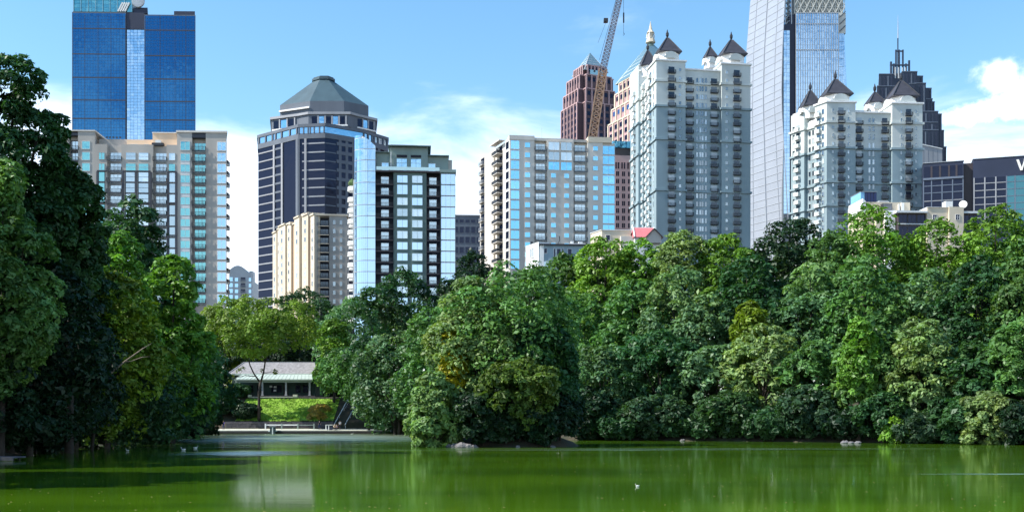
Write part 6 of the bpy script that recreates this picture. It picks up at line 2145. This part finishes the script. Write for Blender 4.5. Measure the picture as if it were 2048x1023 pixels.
# people: one continuous body each, with clothing as children
skin = mat('skin', (.48, .30, .22), .6, var=.05)
def skinmesh(name, verts, edges, radii, m, parent, root=0, sub=1):
    me = bpy.data.meshes.new(name)
    me.from_pydata(verts, edges, [])
    o = part(name, me, parent)
    me.materials.append(m)
    md = o.modifiers.new('skin', 'SKIN')
    sv = me.skin_vertices[0].data if me.skin_vertices else None
    if sv is None:
        import bmesh
        bm = bmesh.new(); bm.from_mesh(me); bm.verts.layers.skin.verify(); bm.to_mesh(me); bm.free()
        sv = me.skin_vertices[0].data
    for i, r in enumerate(radii):
        sv[i].radius = (r, r) if not isinstance(r, tuple) else r
        sv[i].use_root = (i == root)
    md.use_smooth_shade = True
    s = o.modifiers.new('sub', 'SUBSURF'); s.levels = sub; s.render_levels = sub
    return o
def person(loc, rot, label, shirt, trousers, hair, pose='stand', h=1.72):
    t = thing('person', label, 'person', loc, rot, 'people by the water')
    k = h / 1.72
    if pose == 'stand':
        J = dict(pelvis=(0, 0, .94), waist=(0, 0, 1.08), chest=(0, -.01, 1.30), neck=(0, 0, 1.47), headb=(0, -.02, 1.56), headt=(0, -.02, 1.68),
                 hl=(-.10, 0, .90), kl=(-.11, -.02, .50), al=(-.11, .02, .09), tl=(-.12, -.15, .04), hr=(.10, 0, .90), kr=(.11, -.05, .50), ar=(.11, .0, .09), tr=(.12, -.17, .04),
                 sl=(-.19, 0, 1.41), el=(-.25, .03, 1.13), wl=(-.24, -.08, .90), fl=(-.23, -.12, .80), sr=(.19, 0, 1.41), er=(.25, .02, 1.13), wr=(.23, -.12, .92), fr=(.21, -.17, .83))
    elif pose == 'sit':
        J = dict(pelvis=(0, 0, .30), waist=(0, 0, .44), chest=(0, -.05, .66), neck=(0, -.07, .83), headb=(0, -.10, .92), headt=(0, -.11, 1.04),
                 hl=(-.10, -.03, .27), kl=(-.16, -.40, .42), al=(-.15, -.58, .09), tl=(-.16, -.74, .05), hr=(.10, -.03, .27), kr=(.16, -.42, .44), ar=(.15, -.56, .09), tr=(.16, -.72, .05),
                 sl=(-.19, -.06, .77), el=(-.26, -.16, .52), wl=(-.20, -.38, .45), fl=(-.16, -.46, .45), sr=(.19, -.06, .77), er=(.26, -.16, .52), wr=(.20, -.38, .46), fr=(.15, -.46, .46))
    else:
        J = dict(pelvis=(0, .05, .42), waist=(0, 0, .55), chest=(0, -.14, .74), neck=(0, -.22, .89), headb=(0, -.28, .97), headt=(0, -.31, 1.08),
                 hl=(-.10, .02, .40), kl=(-.18, -.34, .52), al=(-.15, -.08, .10), tl=(-.17, -.26, .05), hr=(.10, .02, .40), kr=(.18, -.36, .50), ar=(.15, -.08, .10), tr=(.17, -.26, .05),
                 sl=(-.19, -.16, .84), el=(-.25, -.34, .62), wl=(-.18, -.52, .50), fl=(-.15, -.60, .45), sr=(.19, -.16, .84), er=(.25, -.34, .62), wr=(.18, -.52, .50), fr=(.14, -.60, .45))
    rad = dict(pelvis=.13, waist=.12, chest=.15, neck=.06, headb=.085, headt=.085, hl=.09, kl=.062, al=.04, tl=.035, hr=.09, kr=.062, ar=.04, tr=.035,
               sl=.06, el=.042, wl=.03, fl=.035, sr=.06, er=.042, wr=.03, fr=.035)
    E = [('pelvis', 'waist'), ('waist', 'chest'), ('chest', 'neck'), ('neck', 'headb'), ('headb', 'headt'), ('pelvis', 'hl'), ('hl', 'kl'), ('kl', 'al'), ('al', 'tl'), ('pelvis', 'hr'), ('hr', 'kr'),
         ('kr', 'ar'), ('ar', 'tr'), ('chest', 'sl'), ('sl', 'el'), ('el', 'wl'), ('wl', 'fl'), ('chest', 'sr'), ('sr', 'er'), ('er', 'wr'), ('wr', 'fr')]
    def sub(names, grow, nm, m, cut=None):
        ks = [x for x in J if x in names]
        ix = {n: i for i, n in enumerate(ks)}
        V = [tuple(c * k for c in J[n]) for n in ks]
        if cut:
            for n, (a, b_, f_) in cut.items():
                V[ix[n]] = tuple(Vector(J[a]).lerp(Vector(J[b_]), f_) * k)
        ed = [(ix[a], ix[b_]) for a, b_ in E if a in ix and b_ in ix]
        return skinmesh(nm, V, ed, [(rad[n] + grow) * k for n in ks], m, t, ix.get('pelvis', 0))
    sub(list(J), 0, 'body', skin)
    sub(['pelvis', 'waist', 'chest', 'sl', 'sr', 'el', 'er'], .022, 'shirt', shirt, dict(el=('sl', 'el', .75), er=('sr', 'er', .75)))
    sub(['pelvis', 'hl', 'hr', 'kl', 'kr', 'al', 'ar'], .02, 'trousers', trousers, dict(al=('kl', 'al', .85), ar=('kr', 'ar', .85)))
    hd = Vector(J['headt']) * k
    part('hair', MB().lathe([(.03, .07), (.075, .05), (.10, 0), (.098, -.05), (.07, -.09)], (hd.x, hd.y + .02 * k, hd.z + .03), hair, 10).mesh('hair', smooth=True), t)
    for s in (-1, 1):
        part('shoe', MB().box(-.045, .045, -.13, .12, 0, .07, iron), t, tuple(Vector(((J['al'] if s < 0 else J['ar'])[0], (J['al'] if s < 0 else J['ar'])[1] - .06, 0)) * k))
    return t
dk = mat('dark_cloth', (.02, .022, .035), .9); wh = mat('white_cloth', (.72, .70, .70), .9); pu = mat('violet_cloth', (.20, .12, .42), .9)
bl = mat('blue_cloth', (.05, .14, .50), .9); nav = mat('navy_cloth', (.03, .04, .10), .9); blk = mat('dark_hair', (.02, .015, .012), .8); fair = mat('fair_hair', (.45, .32, .20), .8)
cr = mat('cream_cloth', (.70, .62, .45), .9)
def at(px, Y, z): return (X(px, Y), Y, z)
person(at(447, 213.6, dock_z(213.6)), R(10), 'person in a violet top standing at the shaded left end of the dock', pu, nav, fair)
person(at(680, 214.0, dock_z(214.0)), R(-20), 'person in a white top and dark trousers standing by the foot of the steps', wh, dk, blk)
person(at(668.5, 211.6, dock_z(211.6)), R(35), 'person in cream crouching at the dock edge', cr, dk, fair, 'crouch')
person(at(639, 214.6, dock_z(214.6)), R(0), 'person dressed all in dark standing before the retaining wall', dk, nav, blk)
person(at(674, 212.8, dock_z(212.8)), R(-15), 'person in a navy top sitting on the dock behind the crouching one', nav, dk, blk, 'sit')
def bank_person(px, Y, rot, label, a, b_, hr):
    x = X(px, Y)
    person((x, Y, gz(x, Y) - .02), rot, label, a, b_, hr, 'sit', 1.75)
bank_person(267, 124.5, R(15), 'person in a blue top sitting on the shaded bank, left of the pair', bl, nav, blk)
bank_person(289, 126.0, R(-10), 'person in a blue top sitting on the shaded bank, right of the pair', bl, dk, fair)

# fallen log, waterside stones, birds and drifting leaves
def log():
    Y = 92.5
    x0, x1 = X(98, Y), X(140, Y)
    z0 = gz(x0, Y); z1 = gz(x1, Y)
    d = Vector((x1 - x0, -.8, z1 - z0 - .35))
    t = thing('fallen_log', 'pale barkless log lying on the shaded bank at the left', 'log', (x0, Y, z0 + .32))
    m = mat('bare_wood', (.58, .44, .28), .85, var=.15, scale=3, bump=.3)
    part('stem', MB().tube([(0, 0, 0), tuple(d * .25 + Vector((0, 0, -.04))), tuple(d * .7), tuple(d)], [.30, .22, .19, .13], m, 9).mesh('stem', smooth=True), t)
    part('stub', MB().tube([(.1, 0, .1), (-.1, -.05, .42)], [.1, .06], m, 6), t)
log()
def jetty():
    Y = 69
    x0, x1 = X(-60, Y), X(40, Y)
    t = thing('jetty', 'small grey timber landing stage low over the water at the left edge', 'jetty', (x0, Y, 0))
    m = mat('grey_timber', (.07, .07, .09), .85, var=.2, scale=2)
    L = x1 - x0
    for k in range(12):
        part('plank', MB().box(.02, L / 12 - .02, -.9, .9, .16, .24, m), t, (L * k / 12, 0, 0))
    for k in range(3):
        for s in (-.75, .75):
            part('pile', MB().tube([(0, 0, -1), (0, 0, .155)], [.09, .09], darkwood, 7), t, (L * (k + .35) / 2.7, s, 0))
    part('edge_beam', MB().box(0, L, -.98, -.905, .02, .23, m), t)
jetty()
def rocks():
    rr = random.Random(21)
    m = mat('pale_rock', (.15, .145, .15), .9, var=.3, scale=2.5, bump=.7)
    spots = [(899, 103.4, .42, 'grey rock at the left tip of the island shore'), (911, 102.6, .60, 'flat grey rock second from the left tip of the island'),
             (924, 102.4, .75, 'biggest grey rock on the island shore'), (937, 102.2, .55, 'grey rock just right of the biggest one on the island shore'),
             (948, 102.2, .38, 'small grey rock at the right end of the island rock group'), (1036, 102.2, .28, 'lone small stone in the middle of the island waterline'),
             (1106, 103.2, .25, 'lone small stone at the right part of the island waterline'), (1183, 139.4, .4, 'grey stone on the right shore beside the island'),
             (1365, 134.2, .35, 'grey stone below the middle of the right shore'), (1690, 121.3, .5, 'left stone of the three close together on the right shore'),
             (1702, 120.6, .35, 'middle stone of the three close together on the right shore'), (1716, 120.4, .4, 'right stone of the three close together on the right shore')]
    for i, (px, Y, s, lab) in enumerate(spots):
        x = X(px, Y)
        b = MB()
        n = 8
        prof = [(s * .9, -.25), (s * 1.0, .05), (s * .8, s * .35), (s * .35, s * .55)]
        rows = []
        for r, z in prof:
            rows.append([(r * rr.uniform(.75, 1.15) * math.cos(2 * math.pi * q / n), r * rr.uniform(.6, .95) * math.sin(2 * math.pi * q / n), z + rr.uniform(-.06, .06)) for q in range(n)])
        for j in range(3):
            for q in range(n):
                b.face([rows[j][q], rows[j][(q + 1) % n], rows[j + 1][(q + 1) % n], rows[j + 1][q]], m)
        b.face(rows[-1], m)
        isl = px < 1150
        o = part('shore_rock', b, None, (x, Y, .02))
        tag(o, lab, 'rock', 'rocks on the island shore' if isl else 'stones along the right shore')
rocks()
def bird(px, Y, label, rot, s=1.0, col=None):
    m = col or mat('white_plumage', (.75, .74, .70), .8, var=.06)
    t = thing('duck', label, 'duck', (X(px, Y), Y, 0), rot, 'birds on the water')
    b = MB().tube([(-.30, 0, .16), (-.2, 0, .12), (0, 0, .10), (.16, 0, .11), (.24, 0, .16)], [.02, .09, .145, .11, .05], m, 9)
    b.tube([(.2, 0, .14), (.25, 0, .26), (.28, 0, .36), (.32, 0, .40), (.37, 0, .38)], [.06, .042, .05, .055, .02], m, 8)
    o = part('body', b.mesh('body', smooth=True), t)
    part('bill', MB().tube([(.36, 0, .385), (.44, 0, .365)], [.026, .012], rust, 6), t)
    for sy in (-1, 1):
        w = part('wing', MB().tube([(.1, sy * .11, .17), (-.08, sy * .135, .19), (-.3, sy * .04, .2)], [.035, .05, .01], m, 6).mesh('wing', smooth=True), t)
    t.scale = (s, s, s)
bird(367, 92, 'white duck before the left bank, left one of the close pair', R(200), .62)
bird(391, 98, 'white duck before the left bank, right one of the close pair', R(20), .62)
bird(255, 89.5, 'small pale duck near the shaded left shore', R(160), .5)
bird(704, 196, 'small white duck floating just off the dock', R(30), .7)
bird(1275, 41.6, 'small white duck alone in the middle of the open water', R(190), .26)
def flecks():
    rng = np.random.default_rng(14)
    n = 420
    Y = 30 + 75 * rng.random(n) ** 1.6
    px = rng.uniform(-40, 2090, n)
    x = (px - CXP) / FPX * Y
    ok = lake_sd(x, Y) < -1.5
    x, Y = x[ok], Y[ok]; n = len(x)
    a = rng.uniform(0, 6.28, n); s = rng.uniform(.02, .05, n)
    V = np.zeros((n, 4, 3))
    for k, (u, v) in enumerate(((-1, -.5), (1, -.5), (1, .5), (-1, .5))):
        V[:, k, 0] = x + s * (u * np.cos(a) - v * np.sin(a)); V[:, k, 1] = Y + s * (u * np.sin(a) + v * np.cos(a)); V[:, k, 2] = .008 + (k % 2) * .006
    o = part('floating_leaves', npmesh('floating_leaves', V.reshape(-1, 3), np.arange(n * 4).reshape(n, 4), [mat('dry_leaf', (.42, .36, .14), .8, var=.2)]))
    o['kind'] = 'stuff'; o['label'] = 'tiny yellow leaves and specks drifting on the water'
flecks()
